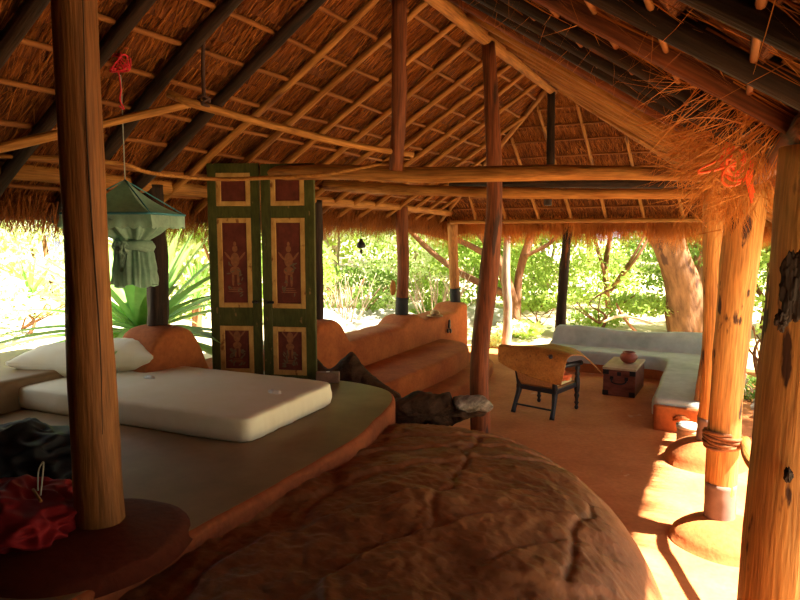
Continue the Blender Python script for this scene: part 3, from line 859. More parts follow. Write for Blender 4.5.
# ------------------------------------------------------------------ clothes piles
bp_ = atz(14, 482, .82)
pile = blob('black_bag', bp_+Vector((-.02, 0, .08)), (.46, .34, .22), 'black_cloth', amp=.28, freq=1.5, sub=6, flatz=-.08, ridged=True, seed=2, rz=.3,
            label='black crumpled fabric bag on the platform left of the cracked post', cat='bag')
rc_ = atz(8, 534, .82)
blob('cloth_heap', rc_+Vector((0, 0, .05)), (.35, .30, .16), 'red_cloth', amp=.34, freq=1.7, sub=6, flatz=-.05, ridged=True, seed=5, rz=.3,
     label='heap of deep red cloth in front of the black bag', cat='cloth')
ws = empty('wooden_toggle', at(97/1+0, 508, 2.75), 'small wooden toggle on a looped cord lying on the red cloth', 'toggle')
tg = at(43, 497, 2.50)
ws.location = tg
log('stick', [tg+Vector((-.06, .0, .02)), tg+Vector((.03, -.03, .0))], [.006, .006], 'pole_pale', ws, sides=8, n=6)
rope('cord_loop', [tg+Vector((-.03, 0, .02)), tg+Vector((-.05, .02, .09)), tg+Vector((-.03, .03, .13)), tg+Vector((-.01, .01, .08)), tg+Vector((.0, -.01, .01))], .003, 'cord_grey', ws)

# ------------------------------------------------------------------ painted shutters
def shutter(c, rz, W, H, lab, seed):
    t = empty('painted_shutter', c, lab, 'shutter', rz, group='pair of painted shutters')
    D = .04
    st = .075 if W < .45 else .085
    # frame: stiles and rails as one painted frame
    bm = bmesh.new()
    def addb(x0, x1, z0, z1, y=0, d=D, bev=.004):
        b = box_data(Vector(((x0+x1)/2, y, (z0+z1)/2)), (x1-x0, d, z1-z0), bev, 1)
        me = bpy.data.meshes.new('t'); b.to_mesh(me); b.free(); bm.from_mesh(me); bpy.data.meshes.remove(me)
    hw = W/2
    panels = [(.05, .47), (.63, 1.40), (1.50, H-.08)]
    addb(-hw, -hw+st, 0, H); addb(hw-st, hw, 0, H)
    zz = [0]+[k for p in panels for k in p]+[H]
    for i in range(0, len(zz), 2): addb(-hw+st, hw-st, zz[i], zz[i+1], d=D-.002)
    bm_obj('shutter_frame', bm, 'green_paint', t, smooth=False)
    rng = random.Random(seed)
    for pi, (z0, z1) in enumerate(panels):
        x0, x1 = -hw+st, hw-st
        bd = .042
        bm = bmesh.new()
        def ab2(a, b, c_, d_):
            q = box_data(Vector(((a+b)/2, -.006, (c_+d_)/2)), (b-a, .026, d_-c_), .004, 1)
            me = bpy.data.meshes.new('t'); q.to_mesh(me); q.free(); bm.from_mesh(me); bpy.data.meshes.remove(me)
        ab2(x0, x0+bd, z0, z1); ab2(x1-bd, x1, z0, z1); ab2(x0+bd, x1-bd, z0, z0+bd); ab2(x0+bd, x1-bd, z1-bd, z1)
        inner = box('maroon_panel', ((x0+x1)/2, 0, (z0+z1)/2), (x1-x0-2*bd, .016, z1-z0-2*bd), 'maroon_paint', t, .002)
        pn = bm_obj('ochre_border', bm, 'ochre_paint', inner, smooth=False)
        
        if pi < 2:
            # a faded painted standing figure (thin raised paint) and plants
            cx = (x0+x1)/2; zc = (z0+z1)/2; h = (z1-z0-2*bd)
            bm = bmesh.new()
            def disc(x, z, rx, rz_, n=14, rot=0):
                vs = [bm.verts.new((x+math.cos(a)*rx*math.cos(rot)-math.sin(a)*rz_*math.sin(rot), -.0092, z+math.cos(a)*rx*math.sin(rot)+math.sin(a)*rz_*math.cos(rot))) for a in [2*math.pi*i/n for i in range(n)]]
                bm.faces.new(vs)
            def fig(zb, s):
                disc(cx, zb+.62*s, .045*s, .055*s); disc(cx, zb+.70*s, .025*s, .04*s)
                disc(cx, zb+.44*s, .075*s, .12*s); disc(cx, zb+.26*s, .09*s, .07*s)
                disc(cx-.12*s, zb+.50*s, .09*s, .018*s, rot=-.9); disc(cx+.12*s, zb+.50*s, .09*s, .018*s, rot=.9)
                disc(cx-.04*s, zb+.12*s, .022*s, .12*s); disc(cx+.045*s, zb+.12*s, .022*s, .12*s)
                for k in range(3): disc(cx, zb-.03*s-k*.03*s, (.10+.02*k)*s, .008*s)
            fig(zc-h*.38+.06 if pi else zc-h*.36+.05, .52 if pi else .42)
            bm_obj('painted_figure', bm, 'gold_paint', inner, smooth=False)
            bm = bmesh.new()
            def fin(n):
                for k in range(n):
                    a = rng.uniform(0, 6.28); disc(cx+rng.choice((-1, 1))*rng.uniform(.02, .06), zc+rng.uniform(-.42, .0)*h, .006, .018, rot=a)
            fin(16 if pi else 26)
            for v in bm.verts: v.co.y = -.0098
            bm_obj('painted_foliage', bm, 'teal_paint', inner, smooth=False)
    # bolt
    kx = .03 if 'right' in lab else hw-.05
    lathe_o = lathe('bolt', [(.001, 0), (.014, .004), (.014, .02), (.008, .03), (.001, .032)], 'iron', t, n=12)
    lathe_o.rotation_euler = (math.radians(90), 0, 0); lathe_o.location = ((-hw+.05) if 'right' in lab else hw-.04, -.02, .68)
    b = box('bolt_plate', (((-hw+.07) if 'right' in lab else hw-.05), -.021, .68), (.06, .006, .022), 'iron', t, .002)
    return t
dl0 = atz(209, 376, .82); dr0 = atz(263, 377, .82)
sl0 = Vector((-2.11, -1.30, .82)); 
def place_shutter(p, q, H, lab, seed):
    c = (p+q)/2; ang = math.atan2(q.y-p.y, q.x-p.x); return shutter(c, ang, (q-p).length-.008, H, lab, seed)
P0 = at(213, 377, 5.62); P1 = at(264, 378, 5.60); P2 = at(265, 378, 5.58); P3 = at(317.5, 380, 5.50)
for p in (P0, P1, P2, P3): p.z = .82
place_shutter(P0, P1, 1.86, 'green framed shutter with maroon figure panels, the left of the pair standing behind the mattress', 3)
place_shutter(P2, P3, 1.85, 'green framed shutter with maroon figure panels, the right of the pair standing behind the mattress', 9)

# ------------------------------------------------------------------ driftwood
def slabwood(outline, Y, thick, m, parent, nm, seed, lean=0.0, amp=.05):
    """jagged piece of root: a side outline given depth, then roughened all round"""
    c = at(sum(p[0] for p in outline)/len(outline), sum(p[1] for p in outline)/len(outline), Y)
    pts = smooth_outline(outline, 1, 2.2)
    P3_ = [at(px, py, Y+lean*(px-outline[0][0])) for px, py in pts]
    cen = sum(P3_, Vector())/len(P3_); back = Vector((-SA, CA, 0)); n = len(P3_); vs = []; fs = []
    prof = [(.0, -.5), (.12, -.5), (.45, -.47), (.8, -.36), (.95, -.18), (1, 0), (.95, .18), (.8, .36), (.45, .47), (.12, .5)]
    # inner rings shrink toward the medial height of the piece so spikes stay spikes
    for (f, d) in prof:
        for p in P3_:
            mid = Vector((cen.x*.25+p.x*.75, cen.y*.25+p.y*.75, cen.z*.8+p.z*.2))
            q = mid.lerp(p, f)+back*thick*d
            w_ = fbm(q*5+Vector((seed, 0, 0)))*amp+fbm(q*16)*amp*.4
            vs.append(q+back*w_+Vector((0, 0, w_*.4)))
    L = len(prof)
    for i in range(L-1):
        for j in range(n):
            k = (j+1) % n; fs.append((i*n+j, i*n+k, (i+1)*n+k, (i+1)*n+j))
    vs.append(cen-back*thick*.5); vs.append(cen+back*thick*.5)
    for j in range(n):
        k = (j+1) % n; fs.append((L*n, k, j)); fs.append((L*n+1, (L-1)*n+j, (L-1)*n+k))
    o = link(nm, mesh(nm, vs, fs), m, parent, world=True)
    return o
g = at(350, 392, 6.1)
dw = empty('driftwood_root', (g.x, g.y, 0), 'dark jagged driftwood root standing behind the end of the platform', 'driftwood')
slabwood([(308, 362), (311, 356), (318, 359), (323, 366), (331, 368), (338, 362), (345, 356), (350, 352), (354, 354), (360, 363), (368, 372), (378, 380), (390, 388), (400, 394), (404, 404), (404, 425), (390, 440), (350, 436), (320, 428), (308, 400)],
         6.1, .26, 'driftwood', dw, 'root_body', 4)
g = at(440, 420, 5.5)
d2 = empty('driftwood_slab', (g.x, g.y, .3), 'flat dark driftwood slab with a pale weathered tip, pointing at the middle post', 'driftwood')
slabwood([(392, 402), (396, 398), (408, 397), (420, 394), (432, 392.5), (438, 395), (443, 393), (450, 393), (453, 400), (458, 405), (470, 405), (482, 406), (488, 409), (484, 412), (470, 414), (462, 418), (452, 424), (440, 426), (428, 424), (415, 428), (400, 434), (388, 430), (386, 412)],
         5.35, .22, 'driftwood', d2, 'slab_body', 9, .002)
slabwood([(452, 399), (458, 397), (470, 396.5), (480, 397), (487, 399), (489, 403), (494, 405), (493, 408), (487, 411), (476, 410), (466, 412), (460, 408), (454, 405)],
         5.44, .20, 'drift_grey', d2, 'weathered_tip', 3, .001, .03)
# ------------------------------------------------------------------ planter's chair
CH = Vector((.13, 1.84, 0)); crz = math.radians(-14)
ch = empty('low_armchair', CH, 'low black wooden armchair with its back to the camera, in the middle of the floor', 'chair', rz=crz)
def ch_leg(pts, rad, nm='leg', sides=10):
    vs, fs = tube_data(pts, rad, sides, 24, .02); return link(nm, mesh(nm, vs, fs), 'black_wood', ch, world=False)
for s in (-1, 1):
    ch_leg([(s*.25, -.33, .0), (s*.245, -.285, .12), (s*.23, -.235, .26), (s*.23, -.235, .34), (s*.235, -.30, .55), (s*.235, -.37, .74)], [.030, .026, .034, .032, .028, .024])
    prof = [(1.25*r_, z_) for r_, z_ in [(.012, 0), (.018, .015), (.02, .03), (.012, .05), (.018, .07), (.024, .085), (.015, .10), (.017, .13), (.026, .17), (.017, .20), (.024, .225), (.026, .25), (.026, .37), (.018, .40), (.026, .43), (.017, .46), (.024, .50), (.02, .54)]]
    o = link('leg', mesh('leg', *lathe_data(prof, 14, (s*.25, .28, 0))), 'black_wood', ch, world=False)
    # arm
    vs, fs = tube_data([(s*.25, -.31, .57), (s*.27, -.05, .58), (s*.27, .32, .56)], [.025, .028, .032], 10, 12)
    link('armrest', mesh('armrest', vs, fs), 'black_wood', ch, world=False)
    box('seat_rail', (s*.24, .02, .30), (.035, .56, .055), 'black_wood', ch, .008)
box('seat_rail', (0, -.235, .30), (.46, .035, .055), 'black_wood', ch, .008)
box('seat_rail', (0, .28, .31), (.48, .035, .055), 'black_wood', ch, .008)
o = link('stretcher', mesh('stretcher', *tube_data([(-.245, -.30, .10), (.245, -.30, .10)], .012, 8, 4)), 'black_wood', ch, world=False)
grid('cane_back', 16, 14, lambda u, v: Vector(((u-.5)*.44, -.235-.135*v-.03*math.sin(v*3.14), .33+.40*v)), 'cane', ch, thick=.012)
grid('cane_seat', 12, 12, lambda u, v: Vector(((u-.5)*.46, -.24+.52*v, .325-.02*math.sin(v*3.14)*math.sin(u*3.14))), 'cane', ch, thick=.012)
o = box('cushion', (0, .02, .36), (.40, .46, .055), 'cushion', ch, .02, 4, smooth=True)
oc = CH+Matrix.Rotation(crz, 3, 'Z') @ Vector((.13, .02, .43))
blob('cloth', oc, (.15, .14, .065), 'orange_cloth', amp=.5, freq=2, sub=4, ridged=True, seed=3, flatz=-.04,
     label='crumpled bright orange cloth on the armchair cushion', cat='cloth')
# the stiff hide thrown over the chair
rows = [[(499, 362, 7.32), (516, 371, 7.22), (540, 380, 7.10), (561, 386, 7.0)],
        [(498, 354, 7.35), (518, 358, 7.24), (543, 366, 7.08), (564, 373, 6.98)],
        [(500, 345.5, 7.42), (522, 347.5, 7.33), (548, 351.5, 7.18), (568, 358, 7.04)],
        [(512, 346.5, 7.58), (530, 346, 7.55), (556, 348.5, 7.4), (577, 355, 7.18)],
        [(524, 348, 7.8), (541, 345, 7.8), (564, 346.5, 7.6), (585, 357, 7.35)],
        [(536, 350, 8.0), (552, 347, 8.0), (576, 350, 7.85), (593, 364, 7.5)],
        [(543, 353, 8.15), (560, 350, 8.15), (582, 355, 8.0), (601, 373, 7.62)]]
rows = [[at(*p) for p in r] for r in rows]
def hide_at(u, v):
    def cr(lst, t):
        n = len(lst)-1; f = min(t*n, n-1e-6); i = int(f); t = f-i
        P = [lst[max(0, i-1)], lst[i], lst[i+1], lst[min(n, i+2)]]; a, b, c, d = P
        return .5*((2*b)+(c-a)*t+(2*a-5*b+4*c-d)*t*t+(3*b-a-3*c+d)*t**3)
    col = [cr(r, u) for r in rows]; p = cr(col, v)
    return p+Vector((0, 0, .012*noise.noise(p*4)))
hz = .0
hd = grid('hide_cover', 40, 60, lambda u, v: hide_at(u, v)-CH, 'hide', None, thick=.012,
     label='large stiff tan hide draped over the back and arms of the armchair', cat='hide')
hd.location = CH

# ------------------------------------------------------------------ chest and bowl
c_fl = atz(604, 367, .36); c_fr = atz(635, 371, .36); c_bl = atz(611, 356, .36)
ex = (c_fr-c_fl).normalized(); Wc = (c_fr-c_fl).length
crot = math.radians(-1.5); ex = Vector((math.cos(crot), math.sin(crot), 0)); ey = Vector((-ex.y, ex.x, 0)); Dc = .76
cc = (c_fl+c_fr)/2+ey*Dc/2; cc.z = 0
ct = empty('wooden_chest', (cc.x, cc.y, 0), 'dark reddish wooden chest with a pale worn top beside the bench', 'chest', rz=crot)
Hc = .345
box('chest_body', (0, 0, Hc/2), (Wc, Dc, Hc), 'chest_wood', ct, .008)
box('chest_lid', (0, 0, Hc+.012), (Wc+.02, Dc+.02, .03), 'chest_top', ct, .006)
for s in (-1, 1):
    for z in (.04, Hc-.035):
        box('corner_bracket', (s*(Wc/2-.035), -Dc/2-.002, z), (.075, .008, .06), 'iron', ct, .003)
vs, fs = tube_data([(-.09, -Dc/2-.008, .23), (-.085, -Dc/2-.035, .195), (-.04, -Dc/2-.045, .175), (.04, -Dc/2-.045, .175), (.085, -Dc/2-.035, .195), (.09, -Dc/2-.008, .23)], .009, 8, 20)
hdl = link('handle', mesh('handle', vs, fs), 'iron', ct, world=False)
for s in (-1, 1): box('handle_plate', (s*.09, -Dc/2-.004, .235), (.045, .01, .045), 'iron', hdl, .004)
box('lock_plate', (0, -Dc/2-.004, Hc-.05), (.05, .008, .05), 'iron', ct, .004)
pb = cc+ey*.0+ex*.05
lathe('clay_bowl', [(.045, 0), (.085, .025), (.11, .065), (.112, .09), (.098, .12), (.075, .135), (.085, .15), (.078, .152), (.066, .135), (.09, .1), (.06, .03), (.001, .025)], 'clay', None, n=28,
      label='small round red clay bowl on top of the chest', cat='bowl').location = (pb.x, pb.y, Hc+.028)

# ------------------------------------------------------------------ grey L-shaped bench
def bench():
    t = empty('mud_bench', (.6, 4.5, 0), 'long L-shaped built-in bench with a pale grey cement top and red mud base', 'bench')
    zs = .33
    out = smooth_outline([(-.55, 4.18), (1.18, 4.18), (1.30, 4.05), (1.33, 1.62), (1.82, 1.60), (1.86, 4.8), (-.55, 4.8)], 2, .07)
    rounded_slab('mud_base', out, 0, .17, 'mud', None, t, r=.005, wob=.008).matrix_parent_inverse = pmat(t).inverted()
    out2 = smooth_outline([(-.57, 4.16), (1.17, 4.16), (1.28, 4.03), (1.31, 1.66), (1.83, 1.64), (1.88, 4.82), (-.57, 4.82)], 2, .07)
    rounded_slab('cement_seat', out2, .14, zs, 'cement_pale', None, t, r=.05, wob=.01).matrix_parent_inverse = pmat(t).inverted()
    def back(u, v):
        x = -.53+v*2.43; h = .60+.02*math.sin(v*9)
        e = math.sqrt(max(0, 1-(1-min(1, v/.05))**2)); h = zs+(h-zs)*max(.05, e)
        prof = [(4.60, zs-.02), (4.655, zs+.04), (4.69, h-.06), (4.735, h), (4.82, h), (4.87, h-.05), (4.90, .0)]
        f = u*(len(prof)-1); i = min(int(f), len(prof)-2); k = f-i
        return Vector((x, prof[i][0]+(prof[i+1][0]-prof[i][0])*k, prof[i][1]+(prof[i+1][1]-prof[i][1])*k+.006*fbm(Vector((x*3, u*5, 0)))))
    o = grid('backrest', 30, 70, back, 'cement_pale', t); o.matrix_parent_inverse = pmat(t).inverted()
    # raised rim along the outer side of the arm
    out3 = smooth_outline([(1.80, 1.75), (1.93, 1.75), (1.95, 4.85), (1.82, 4.85)], 2, .05)
    rounded_slab('arm_rim', out3, 0, .45, 'cement_pale', None, t, r=.04, wob=.01).matrix_parent_inverse = pmat(t).inverted()
    out4 = smooth_outline([(1.325, 1.60), (1.85, 1.585), (1.85, 1.64), (1.325, 1.655)], 1, .05)
    rounded_slab('mud_end_face', out4, 0, .27, 'mud', None, t, r=.02, wob=.006).matrix_parent_inverse = pmat(t).inverted()
    b = blob('relief_ornament', Vector((1.62, 1.59, .15)), (.075, .02, .04), 'mud', t, amp=.5, freq=3, sub=3); b.matrix_parent_inverse = pmat(t).inverted()
    return t
bench()

# ------------------------------------------------------------------ bucket by the post
bp2 = wl(2.86, 6.22)
bu = empty('pot', (bp2.x-.03, bp2.y, 0), 'small banded tan pot with a white top behind the slim orange post', 'pot')
lathe('pot_body', [(.085, 0), (.10, .03), (.10, .07), (.092, .075), (.10, .08), (.102, .13), (.094, .135), (.10, .14), (.098, .18)], 'tan', bu)
lathe('white_top', [(.098, .18), (.108, .185), (.108, .215), (.09, .225), (.001, .226)], 'white', bu)

# ------------------------------------------------------------------ rope binding and rail
rc0 = Vector((BP.x, BP.y, .70))
pts = []
for i in range(60):
    a = i*.62; rr_ = .118+.006*math.sin(i*2.1)
    pts.append(rc0+Vector((rr_*math.cos(a), rr_*math.sin(a), -.04+.0014*i+.018*math.sin(a*.9+1))))
rope('rope_binding', pts, .013, 'rope_brown', n=236, sides=6, label='brown rope wound round the post at knee height, holding the rail', cat='rope')
rl0 = BP+Vector((.07, .0, .72)); rl1 = at(752, 468, 4.0); rl1 = at(764, 480, 3.7)
log('rail_pole', [rl0+Vector((.06, 0, -.01)), (rl0+rl1)/2, rl1, rl1+(rl1-rl0)*1.2], [.032, .034, .034, .03], 'pole_pale', n=12,
    label='pale rail pole running from the rope-bound post behind the foreground post', cat='pole')

# ------------------------------------------------------------------ mosquito net
NC = at(125, 180, 4.15)
nt_ = empty('mosquito_net', (NC.x, NC.y, 1.75), 'sea green mosquito net gathered in a knot and hung above the bed', 'mosquito net')
def w2l(p): return Vector(p)-Vector((NC.x, NC.y, 1.75))
ftop = NC.z; zf_ = ftop-.215; hs = .385
camdir = math.atan2(CAMY-NC.y, CAMX-NC.x)
cor = [Vector((NC.x+hs*math.cos(camdir+math.pi/2*k+.35), NC.y+hs*math.sin(camdir+math.pi/2*k+.35), zf_)) for k in range(4)]
def sq(v):     # v in 0..1 round the square
    f = (v % 1)*4; i = int(f) % 4; return cor[i].lerp(cor[(i+1) % 4], f-int(f))
apex = Vector((NC.x, NC.y, ftop))
grid('net_roof', 65, 12, lambda u, v: w2l(apex.lerp(sq(u), max(.015, v))-Vector((0, 0, .03*math.sin(v*3.14)))), 'net', nt_)
grid('net_frill', 129, 8, lambda u, v: w2l(sq(u)+(sq(u)-Vector((NC.x, NC.y, zf_)))*.03*v*(1+math.sin(u*120))-Vector((0, 0, .085*v+.008*math.sin(u*200)*v))), 'net', nt_)
rope('net_band', [w2l(sq(i/16)) for i in range(17)], .008, 'net_trim', nt_, n=64).location
for o in nt_.children:
    if o.name.startswith('net_band'): o.matrix_parent_inverse = Matrix()
for k in range(4):
    vs, fs = tube_data([w2l(apex), w2l(cor[k])], .004, 6, 4); link('net_rib', mesh('net_rib', vs, fs), 'net_trim', nt_, world=False)
ax = at(133, 230, 4.15)
def body(u, v):
    z = zf_-.03-v*.42
    a = u*2*math.pi
    prof = [(0, .23), (.10, .20), (.22, .15), (.34, .075), (.40, .085), (.52, .10), (.75, .115), (1, .12)]
    for i in range(len(prof)-1):
        if prof[i][0] <= v <= prof[i+1][0]:
            t = (v-prof[i][0])/(prof[i+1][0]-prof[i][0]); r = prof[i][1]+(prof[i+1][1]-prof[i][1])*t; break
    cx = NC.x+(ax.x-NC.x)*min(1, v*2.5); cy = NC.y+(ax.y-NC.y)*min(1, v*2.5)
    r *= 1+.16*math.sin(a*11+v*2)+.08*math.sin(a*23)+.1*noise.noise(Vector((math.cos(a)*2, math.sin(a)*2, v*5)))
    return w2l((cx+r*math.cos(a), cy+r*math.sin(a), z+.012*math.sin(a*5)*v))
grid('net_body', 121, 40, body, 'net', nt_)
kz = zf_-.03-.17
pts = [w2l((ax.x+.10*math.cos(i*.7), ax.y+.10*math.sin(i*.7), kz+.012*math.sin(i*1.9))) for i in range(20)]
vs, fs = tube_data(pts, .028, 10, 76, .3); link('net_wrap', mesh('net_wrap', vs, fs), 'net', nt_, world=False)
kn = blob('net_knot', w2l(at(123, 246, 4.05)), (.05, .05, .06), 'net', nt_, amp=.5, freq=2.5, sub=4, ridged=True)
kn2 = blob('net_knot', w2l(at(123, 258, 4.05)), (.035, .03, .09), 'net', nt_, amp=.4, freq=2.5, sub=4, ridged=True, seed=4)
rt2 = at(118, 62, 3.95)
rope('net_cord', [apex, at(123, 130, 4.08), at(121, 80, 4.0), Vector((rt2.x, rt2.y, roofz(rt2.x, rt2.y)-.17))], .0035, 'cord_grey', n=24,
     label='thin grey cord holding up the mosquito net', cat='cord')
rng = random.Random(5)
pts = [at(118+rng.uniform(-9, 12), 62+rng.uniform(-9, 10), 3.95+rng.uniform(-.05, .05)) for _ in range(26)]
pts += [at(119, 75, 3.95), at(121, 90, 3.95), at(120, 100, 3.95), at(124, 109, 3.95), at(119, 106, 3.95)]
rope('tangled_string', pts, .0045, 'rope_red', n=150, sides=5, label='tangled red string knotted under a dark rafter above the net', cat='cord')
rope('red_ribbon', [at(118, 52, 3.97), at(124, 48, 3.97), at(131, 44, 3.97)], .011, 'rope_red', n=10, sides=6, label='short red ribbon wrapped on the dark rafter over the red cord', cat='ribbon')

# wind bell
bl = at(361, 243, 8.6); tpz = roofz(EL+.1, bl.y)
be2 = empty('hanging_bell', (bl.x, bl.y, bl.z-.1), 'tiny dark hanging bell between the shutters and the middle parapet post', 'bell')
lathe('bell', [(.001, .16), (.025, .15), (.03, .12), (.055, .09), (.06, .05), (.05, .035), (.001, .03)], 'iron', be2, n=16)
lathe('clapper', [(.006, -.05), (.018, -.03), (.02, 0), (.006, .02), (.004, .06)], 'iron', be2, n=10)
vs, fs = tube_data([(0, 0, .15), (0, 0, .36)], .004, 6, 4); link('bell_cord', mesh('bell_cord', vs, fs), 'iron', be2, world=False)

# ------------------------------------------------------------------ straw bunch and orange rope
def bunch():
    rs = np.random.RandomState(42); qs = []
    def add(px, py, Y, n, spread, direction, dspread, l0, l1, w=.003, bend=.3):
        c = np.array(at(px, py, Y)); base = c+rs.normal(0, 1, (n, 3))*np.array(spread)
        d = np.array(direction)+rs.normal(0, dspread, (n, 3))
        qs.append(blade_quads(base, d, rs.uniform(l0, l1, n), rs.uniform(w*.5, w*1.2, n), rs, bend, 4))
    right = np.array(wl(1, 0))-np.array(wl(0, 0)); up = np.array([0, 0, 1.0])
    add(726, 175, 4.0, 380, (.10, .12, .09), -right*.3-up*.6, .7, .12, .30)
    add(702, 140, 4.0, 200, (.12, .14, .08), -right*.7-up*.1, .6, .10, .28)
    add(726, 150, 3.7, 420, (.10, .10, .12), -right*.7-up*.35, .5, .14, .36)
    add(745, 110, 3.3, 420, (.14, .14, .10), -right*.6-up*.7, .6, .12, .36, .0035)
    add(775, 60, 2.5, 90, (.09, .08, .07), -right*.8-up*.65, .35, .22, .50, .0038, .45)
    add(795, 90, 2.4, 110, (.06, .06, .06), -right*.7-up*.5, .35, .2, .46, .0036, .5)
    add(765, 140, 2.9, 120, (.06, .06, .06), -right*.1-up*1.0, .35, .12, .30, .003, .5)
    add(725, 200, 4.1, 260, (.08, .08, .05), -up, .5, .08, .25)
    return np.concatenate(qs)
strands('loose_straw', bunch(), 'straw_dry', label='ragged bunch of loose straw bristling under the roof above the rope-bound post', cat='straw', kind='stuff')
# stray straws hanging from the right slope and the ridge
rs = np.random.RandomState(8); n = 420
bx = rs.uniform(.1, 2.2, n); by = rs.uniform(-4.6, .5, n); bz = zr(bx)-.06
dd = np.stack([rs.normal(0, .7, n), rs.normal(0, .7, n), -np.ones(n)*.7], 1)
strands('stray_straw', blade_quads(np.stack([bx, by, bz], 1), dd, rs.uniform(.08, .28, n), rs.uniform(.001, .002, n), rs, .4, 3), 'straw_dry', ceiling, kind='stuff')

rng = random.Random(12); oc = at(737, 160, 3.3)
orr = empty('orange_rope', oc, 'bright orange rope coiled in a loose hank beside the rope-bound post top', 'rope')
pts = []
for i in range(110):
    a = i*.55; r_ = .062+.022*math.sin(i*.37)
    v = Vector((math.cos(a)*r_*1.0, 0, math.sin(a)*r_*1.25)); v = Matrix.Rotation(.5*math.sin(i*.21), 3, 'Z') @ Matrix.Rotation(math.atan2(SA, CA), 3, 'Z') @ v
    pts.append(oc+v+Vector((0, .02*math.sin(i*.9), .0)))
rope('coil', pts, .0065, 'rope_orange', orr, n=436, sides=6)
rope('loose_loop', [at(742, 160, 3.27), at(722, 160, 3.27), at(702, 168, 3.25), at(700, 173, 3.25), at(722, 168, 3.25), at(740, 160, 3.27)], .006, 'rope_orange', orr, n=50)
rope('loose_loop', [at(738, 165, 3.27), at(726, 168, 3.25), at(722, 180, 3.25), at(730, 186, 3.25), at(744, 180, 3.25), at(745, 168, 3.27)], .006, 'rope_orange', orr, n=50)
for k in range(3):
    rope('rope_end', [at(745+k*3, 170, 3.27), at(748+k*2, 185, 3.27), at(752+k, 203-k*5, 3.27)], .0065, 'rope_orange', orr, n=20)

# ------------------------------------------------------------------ plants outside
def leaves(c, rad, n, size, rs, shell=.55):
    d = rs.normal(size=(n, 3)); d /= np.linalg.norm(d, axis=1)[:, None]
    r = (shell+(1-shell)*rs.uniform(0, 1, n))[:, None]
    p = np.array(c)+d*r*np.array(rad)
    a = rs.normal(size=(n, 3)); a /= np.linalg.norm(a, axis=1)[:, None]
    b = np.cross(a, rs.normal(size=(n, 3))); b /= np.linalg.norm(b, axis=1)[:, None]
    s = rs.uniform(.6, 1.3, n)[:, None]*size
    return np.stack([p-a*s, p+b*s*.42, p+a*s, p-b*s*.42], 1)

def crown(clusters, n, size, seed):
    rs = np.random.RandomState(seed); vol = [c[1][0]*c[1][1]+c[1][1]*c[1][2]+c[1][0]*c[1][2] for c in clusters]; tot = sum(vol)
    return np.concatenate([leaves(c, r, max(20, int(n*v/tot)), size, rs) for (c, r), v in zip(clusters, vol)])

def tree(base, trunk, trad, branches, clusters, n, size, seed, leafm, barkm, label, cat='tree', name='tree', group=None):
    b = Vector(base); t = empty(name, b, label, cat, group=group)
    log('trunk', [b+Vector(p) for p in trunk], trad, barkm, t, sides=14, n=24, jit=.15)
    for (pts, r) in branches:
        log('branch', [b+Vector(p) for p in pts], r, barkm, t, sides=8, n=14, jit=.12)
    if clusters:
        strands('foliage', crown([(tuple(b+Vector(c)), r) for c, r in clusters], n, size, seed), leafm, t)
    return t

def wd(x, y, z=0):       # offset given right / forward of the camera
    return Vector((x*CA-y*SA, x*SA+y*CA, z))

# big leaning trunk behind the bench
tb = wl(5.75, 13.0); tb.z = .05
t1 = [wd(.1, 0, 0), wd(-.05, 0, .9), wd(-.35, 0, 1.7), wd(-.7, 0, 2.6), wd(-.9, .2, 4.2)]
tree(tb, t1, [.42, .33, .30, .33, .26], [([wd(-.9, .2, 4), wd(.2, .5, 5.2), wd(1.5, 0, 6)], [.2, .14, .08]), ([wd(.5, .6, .2), wd(.55, .8, 1.2), wd(.9, 1, 2.4), wd(1.3, 1, 4)], [.22, .18, .16, .12])],
     [(Vector((2.6, .3, 5.2)), (1.8, 1.8, .7)), (wd(-1, 0, 5.6), (2.4, 2.4, 1.3)), (wd(1.5, .5, 6), (2.0, 2.0, 1.2))], 3500, .12, 3, 'leaf', 'bark', 'big tree with a thick leaning hollowed trunk beyond the grey bench')  # first leaf cluster is added, out of view, to shade the trunk
# spreading multi-branched tree in the centre
tb = wl(2.15, 13.2); tb.z = .0
tree(tb, [wd(.25, 0, 0), wd(.1, 0, .8), wd(-.15, 0, 1.5), wd(-.55, 0, 2.1), wd(-1.1, 0, 2.7)], [.13, .12, .10, .09, .06],
     [([wd(.25, .1, .1), wd(.3, .2, 1.2), wd(.55, .1, 2.2), wd(.6, .2, 3.2)], [.10, .09, .08, .05]),
      ([wd(-.15, 0, 1.5), wd(-.9, .1, 1.9), wd(-1.9, .2, 2.15), wd(-3.0, .3, 2.3)], [.07, .06, .05, .03]),
      ([wd(.1, 0, .8), wd(-.8, .3, 1.2), wd(-1.5, .5, 1.7), wd(-2.2, .6, 2.4)], [.08, .07, .06, .04]),
      ([wd(.4, .1, 1.6), wd(1.0, .0, 2.0), wd(1.35, .0, 2.9)], [.045, .04, .02])],
     [(wd(-1, 1.0, 3.4), (2.2, 1.8, .9)), (wd(1.2, 1.0, 3.2), (1.6, 1.4, .9)), (wd(-2.0, 1.6, 1.6), (1.4, .9, .9)), (wd(1.2, 1.6, 1.6), (1.2, 1.0, .8))], 9000, .06, 5, 'leaf', 'bark', 'spreading tree with several crooked branches seen between the middle post and the bench')
tb = wl(1.92, 11.6); tb.z = -.02
tree(tb, [wd(0, 0, 0), wd(.02, 0, .7), wd(-.03, 0, 1.5), wd(.05, 0, 3.2)], [.085, .08, .075, .05], [], [(wd(0, .2, 3.8), (1.0, 1.0, .7))], 900, .07, 6, 'leaf', 'bark_grey', 'slim straight grey trunk right of the middle post')

